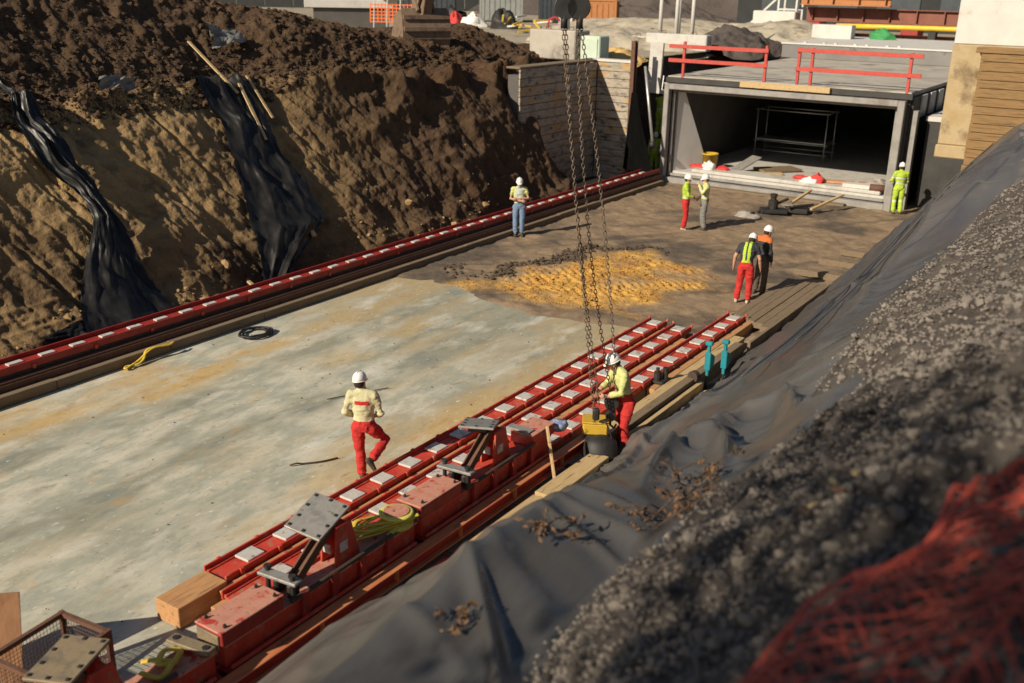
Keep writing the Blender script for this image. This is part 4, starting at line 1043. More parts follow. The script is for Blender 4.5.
def link_v(n1=12, n2=5, Lk=.048, Wd=.021, r=.0080):
    vs, fs = [], []
    for i in range(n1):
        a = 2 * math.pi * i / n1
        c = np.array((math.cos(a) * Wd, math.sin(a) * Wd + (Lk - Wd) * .62 * np.sign(math.sin(a)) * (abs(math.sin(a)) > .1), 0))
        e = np.array((math.cos(a), math.sin(a), 0))
        for k in range(n2):
            b = 2 * math.pi * k / n2
            vs.append(c + r * (math.cos(b) * e + math.sin(b) * np.array((0, 0, 1))))
    for i in range(n1):
        for k in range(n2):
            fs.append((i * n2 + k, ((i + 1) % n1) * n2 + k, ((i + 1) % n1) * n2 + (k + 1) % n2, i * n2 + (k + 1) % n2))
    return np.array(vs), np.array(fs)
LV, LF = link_v()
def chain(p0, p1, bow, label):
    p0, p1 = np.array(p0, float), np.array(p1, float)
    n = int(np.linalg.norm(p1 - p0) / .066)
    V, F = [], []
    for k in range(n):
        t0 = (k + .5) / n
        f = lambda t_: p0 + (p1 - p0) * t_ + np.array(bow) * math.sin(math.pi * t_)
        s, d, u = frame(f(t0 + .01) - f(t0 - .01), (.6, -.8, 0))
        if k % 2: s, u = u, -s
        V.append(f(t0) + LV @ np.stack([s, d, u])); F.append(LF + k * len(LV))
    o = mesh_np('hoist_chain', np.concatenate(V), np.concatenate(F), CHAIN, None, True)
    return tag(o, label, 'chain', 'chains hanging from the hook block')
top = np.array((hx, hy, hz - .2))
for (off, end, bow, lab) in ((-.125, (-7.12, 13.22, .95), (-.02, 0, 0), 'leftmost hoist chain, reaching down to the tool case'),
                             (-.085, (-7.07, 13.30, 1.02), (-.07, -.03, 0), 'second hoist chain from the left, close beside the leftmost'),
                             (.085, (-7.04, 13.62, 1.10), (-.10, -.06, 0), 'third hoist chain from the left below the hook block'),
                             (.135, (-6.98, 13.70, 1.12), (.04, .05, 0), 'rightmost hoist chain, held by the bending worker')):
    chain(top + a_ * off, end, bow, lab)
t = thing('chain_hoist', 'dark chain hoist body at the lower end of the chains', 'hoist', (-7.08, 13.4, .8))
MB().box((-7.10, 13.26, .86), (.11, .11, .20), rotz(.6)).build('hook_body', BLACK, t, bevel=.025)
disc((-7.03, 13.64, .95), .12, .12, n_, 14).build('gear_case', BLACK, t); disc((-7.03, 13.64, .72), .09, .10, n_, 14).build('lower_case', DARKMETAL, t)
MB().tube([(-7.03, 13.64, .66), (-7.03, 13.64, .55), (-6.98, 13.68, .5), (-6.95, 13.7, .56)], .02, 6).build('hook', DARKMETAL, t, True)

# ------------------------------------------------------------------ PEOPLE
def flatmat(name, c, rough=.85, var=.8, bump=.35, bs=14):
    return mat(name, [tuple(v * var for v in c), c], 7, rough=rough, bump=bump, bscale=bs, bdist=.015, rand=False)
SKIN = flatmat('skin', (0.50, 0.27, 0.18), .6, .85, .05)
BOOT = flatmat('boot_leather', (0.07, 0.05, 0.035)); BOOT_PALE = flatmat('boot_pale', (0.45, 0.40, 0.32))
HAIR = flatmat('dark_hair', (0.025, 0.018, 0.013)); BAND = flatmat('reflective_band', (0.62, 0.62, 0.60), .4)
LIME = flatmat('lime_fabric', (0.42, 0.58, 0.05)); LIME_PALE = flatmat('pale_lime_fabric', (0.55, 0.56, 0.22)); CREAM = flatmat('cream_fabric', (0.56, 0.53, 0.32))
TRED = flatmat('red_fabric', (0.48, 0.022, 0.018)); JEANS = flatmat('denim', (0.16, 0.24, 0.36)); TGREY = flatmat('grey_fabric', (0.20, 0.20, 0.19)); NAVY = flatmat('dark_fabric', (0.03, 0.032, 0.036))
ORANGEF = flatmat('orange_fabric', (0.55, 0.14, 0.03)); PALE = flatmat('pale_fabric', (0.45, 0.50, 0.48))
HELMET = mat('helmet_white', [(0.74, 0.73, 0.70), (0.82, 0.81, 0.78)], 4, rough=.35, bump=0, rand=False)
DEF = dict(pel=(0, 0, .93), chest=(0, .0, 1.26), neck=(0, -.01, 1.49), head=(0, .03, 1.625), look=(0, 1, 0),
           sl=(-.195, -.01, 1.43), el=(-.25, -.03, 1.14), wl=(-.24, .05, .90), sr=(.195, -.01, 1.43), er=(.25, -.03, 1.14), wr=(.24, .05, .90),
           hl=(-.095, 0, .90), kl=(-.11, .03, .49), al=(-.115, -.02, .09), fl=(-.12, .98, 0), hr=(.095, 0, .90), kr=(.11, .03, .49), ar=(.115, -.02, .09), fr=(.12, .98, 0))
def person(label, loc, facing, top, trous, pose=None, boots=BOOT, sleeve='long', bands=(), extra=None, hair=True, scale=1.0, cuffs=None):
    J = {k: np.array(v, float) for k, v in {**DEF, **(pose or {})}.items()}
    mb = MB(); bones = []                    # bones: (p0, p1, r, zone)
    unit = lambda v: v / np.linalg.norm(v)
    right = np.array((1.0, 0, 0))
    # torso
    pel, ch, nk = J['pel'], J['chest'], J['neck']
    pr_ = [(-.10, .125, .10), (-.02, .165, .125), (.10, .158, .118), (.25, .150, .108), (.45, .172, .122), (.66, .188, .128), (.82, .190, .112), (.93, .135, .085), (1.0, .065, .065)]
    def spine(s): return (1 - s) ** 2 * pel + 2 * s * (1 - s) * (2 * ch - .5 * pel - .5 * nk) + s * s * nk
    rings = []
    for s, a, b in pr_:
        d = unit(spine(s + .03) - spine(s - .03)); f = unit(np.cross(d, -right)); f = f if f[1] > 0 or abs(d[2]) < .3 else -f
        rings.append((spine(s), unit(np.cross(f, d)), f, a, b))
    mb.loft(rings, 16)
    for s0, s1 in zip(np.linspace(-.08, .9, 10)[:-1], np.linspace(-.08, .9, 10)[1:]):
        bones.append((spine(s0), spine(s1), .15, 'top' if (s0 + s1) / 2 > .10 else 'trous'))
    # neck and head
    hd = J['head']; look = unit(J['look']); upv = unit(hd - nk + np.array((0, 0, .12))); look = unit(look - upv * look.dot(upv)); side = np.cross(look, upv)
    mb.tube([nk - upv * .04, hd - upv * .06], [.060, .056], 10); bones.append((nk + upv * .01, hd - upv * .05, .055, 'skin'))
    hr_ = [(-.125, .035, .030, .035), (-.105, .055, .055, .025), (-.06, .066, .078, .012), (0, .074, .092, .0), (.05, .075, .094, -.004), (.09, .064, .078, -.008), (.115, .036, .042, -.010)]
    mb.loft([(hd + upv * h + look * o_, side, look, a, b) for h, a, b, o_ in hr_], 14)
    mb.loft([(hd + look * .085 + upv * .012, side, upv, .010, .012), (hd + look * .108 - upv * .022, side, upv, .015, .014), (hd + look * .09 - upv * .036, side, upv, .015, .008)], 8)
    for s in (-1, 1): mb.ball(hd + side * .078 * s - upv * .005 - look * .005, (.014, .022, .03), 8, 5)
    bones.append((hd - upv * .06, hd + upv * .06, .085, 'skin'))
    # arms and hands
    for q_ in 'lr':
        S_, E_, W_ = J['s' + q_], J['e' + q_], J['w' + q_]
        sgn = -1 if q_ == 'l' else 1
        k = 1.16 if sleeve == 'long' else 1.0
        mid = (S_ + E_) / 2; mid2 = (E_ * .62 + W_ * .38)
        mb.ball(S_, (.066, .066, .066), 10, 6); mb.tube([spine(.90), S_ + (S_ - spine(.9)) * .05], [.085, .072], 10); mb.tube([spine(.66) + (S_ - spine(.82)) * .6, S_ * .75 + E_ * .25], [.08, .06], 10)
        mb.tube([S_, mid, E_, mid2, W_], [.060, .054, .046 * k, .045 * k, .031 * k * (1.1 if sleeve == 'long' else 1)], 10)
        el_zone = 'top' if sleeve == 'long' else 'skin'
        bones.append((S_, mid, .065, 'top')); bones.append((mid, E_, .05, 'top' if sleeve == 'long' else 'skin')); bones.append((E_, W_ + (E_ - W_) * (.12 if cuffs is None else .35), .045, el_zone))
        if cuffs is not None: bones.append((W_ + (E_ - W_) * .3, W_, .04, 'cuff'))
        d = unit(W_ - E_); inw = np.array((-sgn, 0, 0)) * 1.0; inw = unit(inw - d * inw.dot(d) + 1e-6); bk = np.cross(d, inw)
        fwd_ = bk * (1 if bk[1] > 0 else -1)
        mb.loft([(W_, fwd_, inw, .026, .022), (W_ + d * .04, fwd_, inw, .040, .017), (W_ + d * .085, fwd_, inw, .042, .015)], 10)
        for i, ln in enumerate((.066, .078, .072, .055)):
            b0 = W_ + d * .08 + fwd_ * (.031 - .021 * i)
            b1 = b0 + unit(d + inw * .30) * ln * .5; b2 = b1 + unit(d * .7 + inw * .8) * ln * .5
            mb.tube([b0, b1, b2], [.0105, .010, .0085], 6)
        t0 = W_ + d * .03 + fwd_ * .034; t1 = t0 + unit(d * .8 + fwd_ * .6 + inw * .3) * .038
        mb.tube([t0, t1, t1 + unit(d + inw * .6) * .03], [.013, .0115, .009], 6)
        bones.append((W_ + d * .02, W_ + d * .15, .04, 'skin'))
    # legs and boots
    for q_ in 'lr':
        H_, K_, A_ = J['h' + q_], J['k' + q_], J['a' + q_]
        m1, m2 = H_ * .5 + K_ * .5, K_ * .6 + A_ * .4
        mb.tube([H_ + (H_ - K_) * .12, H_, m1, K_, m2, A_ + (K_ - A_) * .08], [.085, .103, .092, .073, .076, .070], 12)
        bones.append((H_, K_, .09, 'trous')); bones.append((K_, A_ + (K_ - A_) * .14, .072, 'trous'))
        f = unit(J['f' + q_]); sh = unit(A_ - K_); f = unit(f - sh * f.dot(sh)); sd = np.cross(f, sh)
        dn = sh
        mb.tube([A_ - sh * .08, A_ + sh * .02], [.052, .05], 10)
        mb.loft([(A_ - f * .075 + dn * .045, sd, dn, .034, .040), (A_ - f * .04 + dn * .04, sd, dn, .043, .052), (A_ + f * .06 + dn * .045, sd, dn, .046, .045), (A_ + f * .14 + dn * .06, sd, dn, .048, .031), (A_ + f * .19 + dn * .068, sd, dn, .036, .022)], 10)
        bones.append((A_ - f * .06 + dn * .05, A_ + f * .18 + dn * .06, .045, 'boot')); bones.append((A_ - sh * .05, A_, .05, 'boot'))
    tmp = mb.build('person_solid', SKIN)
    r = tmp.modifiers.new('r', 'REMESH'); r.mode = 'VOXEL'; r.voxel_size = .0125
    sm = tmp.modifiers.new('s', 'SMOOTH'); sm.factor = .5; sm.iterations = 3
    dg_ = bpy.context.evaluated_depsgraph_get()
    me = bpy.data.meshes.new_from_object(tmp.evaluated_get(dg_))
    bpy.data.objects.remove(tmp, do_unlink=True)
    nV = len(me.vertices); co = np.zeros(nV * 3, np.float32); me.vertices.foreach_get('co', co); co = co.reshape(-1, 3).astype(float)
    nP = len(me.polygons); cc = np.zeros(nP * 3, np.float32); me.polygons.foreach_get('center', cc); cc = cc.reshape(-1, 3).astype(float)
    # cloth folds
    fold_ = .009 * fbm(co[:, 0] * 8, co[:, 1] * 8, co[:, 2] * 11, seed=int(abs(loc[0]) * 10), octv=3, ridged=True)
    nrm = np.zeros(nV * 3, np.float32); me.vertices.foreach_get('normal', nrm); nrm = nrm.reshape(-1, 3)
    def zone_of(Pt):
        best = np.full(len(Pt), 1e9); z = np.zeros(len(Pt), int)
        for i, (a, b, r_, zn) in enumerate(bones):
            e = b - a; tt = np.clip(((Pt - a) @ e) / max(e @ e, 1e-9), 0, 1)
            dd = np.linalg.norm(Pt - a - tt[:, None] * e, axis=1) / r_
            m = dd < best; best[m] = dd[m]; z[m] = i
        return np.array([['skin', 'top', 'trous', 'boot', 'cuff'].index(b[3]) for b in bones])[z]
    zv = zone_of(co); clothed = (zv == 1) | (zv == 2)
    co += nrm * (fold_ * clothed)[:, None]
    me.vertices.foreach_set('co', co.astype(np.float32).ravel())
    z = zone_of(cc)
    mats_ = [SKIN, top, trous, boots, cuffs or SKIN, BAND, HAIR]
    torso = (z == 1) & (np.abs(cc[:, 0]) < .24)
    for (h0, h1) in bands: z[((z == 1) | (z == 2)) & (cc[:, 2] > h0) & (cc[:, 2] < h1)] = 5
    for s in (-1, 1): z[np.linalg.norm(cc - (hd + side * .032 * s + look * .088 + upv * .012), axis=1) < .013] = 6
    z[np.linalg.norm((cc - (hd + look * .09 - upv * .062)) * np.array((.5, .5, 1.0)), axis=1) < .010] = 4 if cuffs is None else 6
    if extra:
        for fn, m in extra:
            idx = len(mats_); mats_.append(m); z[(z == 1) & fn(cc)] = idx
    me.materials.clear()
    for m in mats_: me.materials.append(m)
    me.polygons.foreach_set('material_index', z.astype(np.int32)); me.polygons.foreach_set('use_smooth', np.ones(nP, bool)); me.update()
    root = thing('person', label, 'person', (0, 0, 0), 'people working in the pit')
    body = bpy.data.objects.new('body', me); C.objects.link(body); body.parent = root
    # helmet: shell, brim, ridge
    hc = hd + upv * .035 - look * .008
    def ring(h, a, b, o_=0): return (hc + upv * h + look * o_, side, look, a, b)
    he = MB().loft([ring(-.005, .100, .122), ring(.03, .103, .126), ring(.075, .094, .114), ring(.11, .072, .086), ring(.132, .040, .048), ring(.138, .012, .014)], 20).build('helmet', HELMET, root, True)
    MB().loft([ring(-.012, .108, .132, .004), ring(-.002, .112, .138, .006), ring(.004, .104, .128, .002)], 20).build('brim', HELMET, he, True)
    MB().loft([(hc + look * .105 - upv * .004, side, upv, .075, .008), (hc + look * .165 - upv * .018, side, upv, .055, .006), (hc + look * .18 - upv * .022, side, upv, .03, .004)], 12).build('peak', HELMET, he, True)
    MB().tube([hc + look * .10 + upv * .085, hc + look * .04 + upv * .137, hc - look * .05 + upv * .135, hc - look * .105 + upv * .08], .012, 6).build('ridge', HELMET, he, True)
    if hair:
        MB().loft([ring(-.10, .058, .050, -.035), ring(-.075, .075, .070, -.032), ring(-.03, .083, .088, -.018), ring(.0, .085, .100, -.012)], 14).build('hair', HAIR, root, True)
    root.location = loc; root.rotation_euler = (0, 0, math.atan2(-facing[0], facing[1])); root.scale = (scale,) * 3
    return root, J

person('worker in blue jeans and lime shirt standing with folded arms by the left rail', (-16.62, 25.45, .045), (.55, -.84), LIME_PALE, JEANS,
       dict(el=(-.27, .04, 1.17), wl=(.06, .19, 1.17), er=(.27, .05, 1.16), wr=(-.05, .21, 1.12), kl=(-.10, .03, .49), al=(-.09, 0, .09), ar=(.10, .05, .09)), sleeve='short',
       extra=[(lambda c: (np.abs(c[:, 0]) < .09) & (c[:, 1] > .02), PALE)])
person('worker in cream jacket and red trousers lifting one foot on the slab, seen from behind', (-9.70, 10.62, .012), (-.50, .86), CREAM, TRED,
       dict(kr=(.30, .20, .62), ar=(.13, -.16, .42), fr=(.25, -.2, -.95), er=(.27, .0, 1.14), wr=(.17, .20, 1.02), el=(-.28, -.02, 1.15), wl=(-.17, .18, 1.0), chest=(.0, .01, 1.26), neck=(-.02, .0, 1.49), head=(-.04, .03, 1.625), look=(.35, .9, -.1), kl=(-.08, .03, .49), al=(-.05, 0, .09)),
       boots=BOOT, cuffs=TRED, extra=[(lambda c: (np.abs(c[:, 0]) < .11) & (c[:, 1] < -.04) & (np.abs(c[:, 2] - 1.335) < .032), TRED), (lambda c: (np.abs(c[:, 0]) < .09) & (c[:, 1] < -.04) & (np.abs(c[:, 2] - 1.335) < .012), CREAM)])
person('worker in lime top and red trousers talking, left of the pair before the tunnel', (-12.90, 29.35, .03), (.75, .3), LIME, TRED,
       dict(er=(.24, .08, 1.16), wr=(.12, .26, 1.08), el=(-.26, -.04, 1.14)), boots=BOOT_PALE, bands=((1.06, 1.11),), cuffs=TRED)
person('worker in lime vest and grey trousers, hand to face, right of the pair', (-12.42, 29.72, .03), (-.75, -.45), LIME_PALE, TGREY,
       dict(el=(-.24, .12, 1.22), wl=(-.09, .22, 1.47), er=(.26, -.02, 1.14), wr=(.2, .15, 1.0), look=(-.2, .9, -.2)), bands=((1.08, 1.13), (1.28, 1.32)))
person('worker in dark shirt with lime braces and red trousers, head bent, beside the plank deck', (-8.42, 23.05, .04), (-.15, .98), NAVY, TRED,
       dict(chest=(0, .04, 1.25), neck=(.03, .13, 1.46), head=(.05, .24, 1.54), look=(.2, .75, -.62), sl=(-.19, .09, 1.40), sr=(.2, .11, 1.40), el=(-.30, .06, 1.12), wl=(-.33, .12, .86), er=(.29, .10, 1.12), wr=(.31, .2, .87), kl=(-.13, .03, .49), al=(-.16, -.04, .09)),
       sleeve='short', boots=BOOT_PALE, extra=[(lambda c: ((np.abs(np.abs(c[:, 0]) - .055) < .032) | (np.abs(c[:, 0]) < .1) & (c[:, 2] < 1.10)), LIME)])
person('worker with orange collar and dark clothes half hidden behind the one in red trousers', (-8.36, 23.95, .04), (.25, .95), NAVY, flatmat('brown_fabric', (.10, .075, .055)),
       dict(chest=(0, .03, 1.26), neck=(.0, .07, 1.48), head=(.02, .13, 1.60), look=(.3, .8, -.4)), extra=[(lambda c: c[:, 2] > 1.39, ORANGEF)])
person('worker all in lime with white helmet standing at the right edge of the tunnel mouth', (-8.05, 36.2, .03), (-.45, .85), LIME, LIME,
       dict(el=(-.27, .06, 1.16), wl=(-.28, .25, 1.12), er=(.24, .05, 1.14), wr=(.2, .24, 1.05)), bands=((1.08, 1.13), (1.26, 1.31), (.44, .49)))
person('worker in pale lime shirt and red trousers bending over the hoist chains', (-6.93, 13.86, .06), (-.62, -.78), LIME_PALE, TRED,
       dict(pel=(0, -.03, .92), chest=(0, .05, 1.23), neck=(.0, .11, 1.45), head=(.02, .20, 1.555), look=(.1, .7, -.7), sl=(-.19, .09, 1.39), sr=(.19, .09, 1.39), el=(-.25, .16, 1.12), wl=(-.12, .36, 1.04), er=(.25, .18, 1.12), wr=(.12, .38, 1.06), hl=(-.095, -.07, .88), hr=(.095, -.07, .88), kl=(-.12, .02, .48), kr=(.12, .0, .48), al=(-.12, -.04, .09), ar=(.13, -.1, .09)),
       boots=BOOT, cuffs=SKIN, extra=[(lambda c: (c[:, 2] > 1.0) & (c[:, 2] < 1.04) & (c[:, 1] < .4), TRED)])
person('worker in lime suit in the narrow gap between the black cloth and the tunnel', (-18.0, 37.5, .02), (.5, -.85), LIME, LIME, dict(wl=(-.15, .2, 1.0)), bands=((1.05, 1.10), (1.24, 1.29), (.44, .49)))
person('worker in lime climbing a ladder above the one in the narrow gap', (-18.18, 38.15, 1.58), (.2, .97), LIME, LIME,
       dict(er=(.27, .15, 1.30), wr=(.18, .28, 1.40), el=(-.27, .15, 1.30), wl=(-.18, .28, 1.40)), bands=((1.05, 1.10), (.44, .49)))
t = thing('ladder', 'aluminium ladder leaning in the gap beside the tunnel', 'ladder', (-18.2, 38.4, 0))
for s in (-1, 1): MB().bar((-18.2 + .2 * s, 38.05, 0), (-18.2 + .2 * s, 38.75, 3.9), .03, .06).build('stile', SILV, t)
for k in range(13): MB().tube([(-18.4, 38.10 + .052 * k, .28 * (k + .9)), (-18.0, 38.10 + .052 * k, .28 * (k + .9))], .016, 6).build('rung', SILV, t)

# ------------------------------------------------------------------ BACKGROUND OF THE SITE
# digger bucket at the edge of the bank
t = thing('excavator_arm', 'rusty brown digger bucket and arm resting on the top of the left bank', 'excavator', (-24.3, 30.6, 5.3))
bc = np.array((-23.9, 29.9, 4.75)); BR = rotz(math.radians(58))
def bpt(x, y, z): return bc + BR @ np.array((x, y, z))
BRN = mat('bucket_steel', [(0.13, 0.085, 0.055), (0.20, 0.135, 0.09), (0.09, 0.06, 0.04)], 3, rough=.7, bump=.3)
prof = [(-.40, 1.65), (-.56, 1.35), (-.64, 1.0), (-.61, .65), (-.46, .34), (-.20, .12), (.15, .01), (.55, .0), (.98, .16)]
W = .85
sh_ = MB(); vs = []
for (y, z) in prof: vs += [bpt(-W, y, z), bpt(W, y, z)]
for (y, z) in reversed(prof): vs += [bpt(-W, y + .05, z + .05), bpt(W, y + .05, z + .05)]
n_p = len(prof) * 2
fs = [(2 * i, 2 * i + 1, (2 * i + 3) % (2 * n_p), (2 * i + 2) % (2 * n_p)) for i in range(n_p)]
sh_.add(vs, fs); shell = sh_.build('bucket_shell', BRN, t)
for (y, z) in ((-.68, 1.0), (-.53, .34), (-.62, 1.40)): MB().bar(bpt(-W - .02, y, z), bpt(W + .02, y, z), .06, .16).build('wear_strip', BRN, shell, bevel=.01)
for s in (-1, 1):
    b = MB(); pts = [bpt(s * W, y, z) for y, z in prof] + [bpt(s * W, .25, 1.5)]; pts2 = [bpt(s * (W + .05), y, z) for y, z in prof] + [bpt(s * (W + .05), .25, 1.5)]
    m = len(pts); b.add(pts + pts2, [tuple(range(m)), tuple(range(2 * m - 1, m - 1, -1))] + [(i, i + m, (i + 1) % m + m, (i + 1) % m) for i in range(m)]); b.build('bucket_cheek', BRN, shell)
for k in range(5): MB().bar(bpt(-.7 + .35 * k, .85, .14), bpt(-.7 + .35 * k, 1.2, .30), .12, .07).build('tooth', BRN, shell)
MB().bar(bpt(0, -.35, 1.45), bpt(0, -1.6, 4.2), .35, .5).build('dipper_arm', BRN, t, bevel=.03)
for s in (-1, 1): MB().bar(bpt(.3 * s, -.42, 1.55), bpt(.3 * s, -.1, 2.05), .07, .35).build('hinge_ear', BRN, t)
for s in (-1, 1): MB().bar(bpt(.25 * s, .0, 1.45), bpt(.25 * s, -.7, 2.2), .08, .2).build('bucket_link', BRN, t)

def heap(name, c, r, label, m, seed, kind='stuff', n=60):
    S, T = np.meshgrid(np.linspace(-1, 1, n), np.linspace(-1, 1, n), indexing='ij')
    d = np.clip(1 - np.hypot(S, T) - .18 * fbm(S * 2, T * 2, seed=seed, octv=3), -.1, 1)
    z = r[2] * (d ** 1 if False else np.sign(d) * np.abs(d) ** .8) + r[2] * .14 * fbm(S * 3.5, T * 3.5, seed=seed + 2, octv=5, ridged=True) * (d > 0)
    o = grid(name, c[0] + r[0] * S, c[1] + r[1] * T, c[2] + z - .12, m)
    return tag(o, label, 'heap', kind=kind)
SAND = mat('pale_sand', [(0.34, 0.295, 0.22), (0.44, 0.385, 0.295), (0.27, 0.23, 0.17)], .8, rough=1, bump=.6, bscale=5, bdist=.1, spec=.2, rand=False, spots=[((.20, .165, .12), .9, .57, .1)])
OCHRE = mat('ochre_sand', [(0.50, 0.32, 0.11), (0.58, 0.40, 0.17)], 1.5, rough=1, bump=.6, bscale=7, bdist=.06, spec=.2, rand=False)
DARKSOIL = mat('dark_soil', [(0.075, 0.062, 0.055), (0.11, 0.09, 0.08)], .5, rough=1, bump=.6, bscale=3, bdist=.2, spec=.2, rand=False)
def hthing(*a): o = heap(*a, None); o.pop('kind', None); return o
hthing('sand_heap', (-25.5, 49.0, 4.4), (5.5, 4.5, .9), 'pale sand heap behind the boarded wall', SAND, 701)
hthing('sand_heap', (-30.0, 62.0, 4.4), (8.5, 6.5, 1.0), 'wide pale sand heap behind the pale posts', SAND, 711)
hthing('sand_heap', (-22.0, 63.0, 4.4), (6.0, 6.0, 1.1), 'pale sand heap left of the upper concrete slab', SAND, 715)
hthing('dark_heap', (-20.6, 50.5, 4.4), (2.6, 3.2, 1.2), 'dark soil heap beside the tunnel roof behind the left guard rail', DARKSOIL, 721)
hthing('ochre_heap', (-20.9, 39.0, 4.4), (1.5, 1.6, .55), 'small ochre sand heap on top of the boarded wall', OCHRE, 731)
hthing('dark_heap', (-38.0, 76.0, 4.4), (7.5, 4.0, 2.2), 'dark soil heap behind the sand', DARKSOIL, 741)
X_, Y_ = np.meshgrid(np.linspace(-62, -20, 90), np.linspace(84, 110, 40), indexing='ij')
Z_ = 4.4 + 7.5 * sstep(84, 96, Y_ + 1.5 * fbm(X_ * .1, Y_ * .1, seed=751, octv=3)) + .5 * fbm(X_ * .3, Y_ * .3, seed=753, octv=4)
tag(grid('embankment', X_, Y_, Z_, DARKSOIL), kind='structure')
# pale posts
for k, (dx, dy) in enumerate(((0, 0), (.75, .7), (.95, 0), (1.7, .4))):
    t = thing('pale_post', ['leftmost of the four pale posts behind the guard rail', 'second of the four pale posts behind the guard rail', 'third of the four pale posts behind the guard rail', 'rightmost of the four pale posts behind the guard rail'][k], 'post', (-25.2 + dx, 52.2 + dy, 4.4), 'pale posts behind the tunnel')
    MB().tube([(-25.2 + dx, 52.2 + dy, 4.3), (-25.2 + dx, 52.2 + dy, 9.0)], .11, 10).build('shaft', CONC_PALE, t, True)
    MB().lathe((-25.2 + dx, 52.2 + dy, 4.3), [(.3, 0), (.3, .3), (.12, .34)], 10).build('base', CONC_PALE, t)
# blocks on the wall top
for k, (x, y, z, sx, sy, sz, m, lab) in enumerate(((-22.6, 37.4, 4.41, 2.2, 1.2, 1.15, ROOFC, 'grey concrete block on the ground behind the boarded wall'), (-20.7, 37.0, 4.41, .9, .8, 1.0, mat('pale_green_paint', [(.42, .50, .40), (.52, .60, .48)], 3, rough=.6), 'pale green cabinet behind the hoist chains on the wall top'),
        (-25.2, 47.2, 4.41, 5.0, .6, .55, CONC, 'long pale concrete kerb block behind the boarded wall'), (-21.6, 46.8, 4.41, 3.2, .6, .75, CONC, 'pale concrete block behind the left guard rail'))):
    t = thing('concrete_block' if k != 1 else 'cabinet', lab, 'block' if k != 1 else 'cabinet', (x, y, z))
    MB().box((x, y, z + sz / 2), (sx, sy, sz)).build('block_body', m, t, bevel=.04)
    if k != 1:
        for s in (-1, 1): MB().tube([(x + s * sx * .25 - .12, y, z + sz - .02), (x + s * sx * .25 - .1, y, z + sz + .12), (x + s * sx * .25 + .1, y, z + sz + .12), (x + s * sx * .25 + .12, y, z + sz - .02)], .02, 6).build('lifting_loop', RUST, t)
    else: MB().bx(x - .35, x + .35, y - .44, y - .405, z + .1, z + .9).build('door', MATS['pale_green_paint'], t, bevel=.01)
# containers and crate
def container(c, size, rz, m, label, name='container', ribs=14):
    t = thing(name, label, 'container', (0, 0, 0))
    sx, sy, sz = size
    MB().bx(-sx / 2, sx / 2, -sy / 2, sy / 2, .1, sz).build('shell', m, t)
    r = MB()
    for k in range(ribs): r.bx(-sx / 2 + sx * (k + .25) / ribs, -sx / 2 + sx * (k + .75) / ribs, -sy / 2 - .04, -sy / 2 - .002, .2, sz - .15)
    r.build('corrugation', m, t)
    for x in (-sx / 2, sx / 2):
        MB().bx(x - .08, x + .08, -sy / 2 - .06, -sy / 2 + .1, .0, sz + .02).build('corner_post', m, t)
    MB().bx(-sx / 2 - .08, sx / 2 + .08, -sy / 2 - .07, -sy / 2 + .1, sz + .022, sz + .15).build('top_rail', m, t)
    t.location = c; t.rotation_euler = (0, 0, rz)
    return t
CB = mat('container_dark', [(0.025, 0.032, 0.04), (0.045, 0.055, 0.065)], 2, rough=.6); CG = mat('container_grey', [(0.20, 0.21, 0.20), (0.28, 0.29, 0.27)], 2, rough=.6)
OC = mat('orange_crate', [(0.34, 0.13, 0.04), (0.42, 0.18, 0.06)], 2, rough=.7, spots=[((.28, .10, .04), 2, .58, .1)])
container((-53.5, 66.5, 4.4), (6, 2.4, 2.6), .55, CB, 'dark blue site container behind the digger bucket')
container((-47.2, 69.2, 4.4), (3.2, 2.4, 2.9), .55, CG, 'grey site container right of the dark blue one', ribs=8)
container((-42.8, 72.0, 4.4), (4.5, 2.4, 2.9), .55, CB, 'dark container standing behind the yellow scrap')
container((-38.2, 68.5, 4.4), (2.9, 2.0, 1.75), .35, OC, 'orange container beyond the hook block', ribs=7)
t = thing('leaning_sheet', 'white panel leaning beside the orange container', 'panel', (-39.6, 66.5, 4.4)); MB().box((-39.8, 66.6, 5.2), (1.0, .1, 1.6), rotz(.4)).build('sheet', CONC_PALE, t); MB().bar((-39.8, 67.0, 4.4), (-39.8, 66.66, 5.6), .08, .08).build('prop', TIMBER, t)
# yellow scrap and planks
for k in range(11):
    x, y = -35.9 + rr.uniform(-1.2, 1.6), 54.8 + rr.uniform(-1, 1.6); a = rr.uniform(0, 3.1)
    d = np.array((math.cos(a), math.sin(a), rr.uniform(-.1, .25))) * rr.uniform(.5, 1.1)
    o = MB().bar(np.array((x, y, 4.62 + .07 * k)) - d, np.array((x, y, 4.62 + .07 * k)) + d, .10, .10).build('scrap_bar', [YEL, YEL, CONC_PALE, YELBOX][k % 4], None)
    tag(o, ['yellow', 'yellow', 'white', 'yellow'][k % 4] + ' painted bar in the scrap pile beyond the left bank', 'bar', 'bars in the yellow scrap pile')
lump('white_bag', (-43.0, 59.5, 4.4), (1.0, .7, .75), WHCL, 'white bulk bag beyond the top of the left bank', 'bag', 771); lump('red_bag', (-44.2, 59.0, 4.4), (.55, .5, .8), REDCL, 'red bundle beside the white bulk bag', 'bag', 773)
lump('dark_bundle', (-46.0, 61.0, 4.4), (1.6, .8, 1.0), BLACK, 'dark bundle left of the white bulk bag', 'bundle', 775); lump('dark_bundle', (-39.8, 58.5, 4.4), (1.1, .8, 1.0), BLACK, 'dark bundle right of the white bulk bag', 'bundle', 777)
t = thing('hose_ring', 'red hose ring by the pale pole beyond the left bank', 'hose', (-34, 55.6, 4.6))
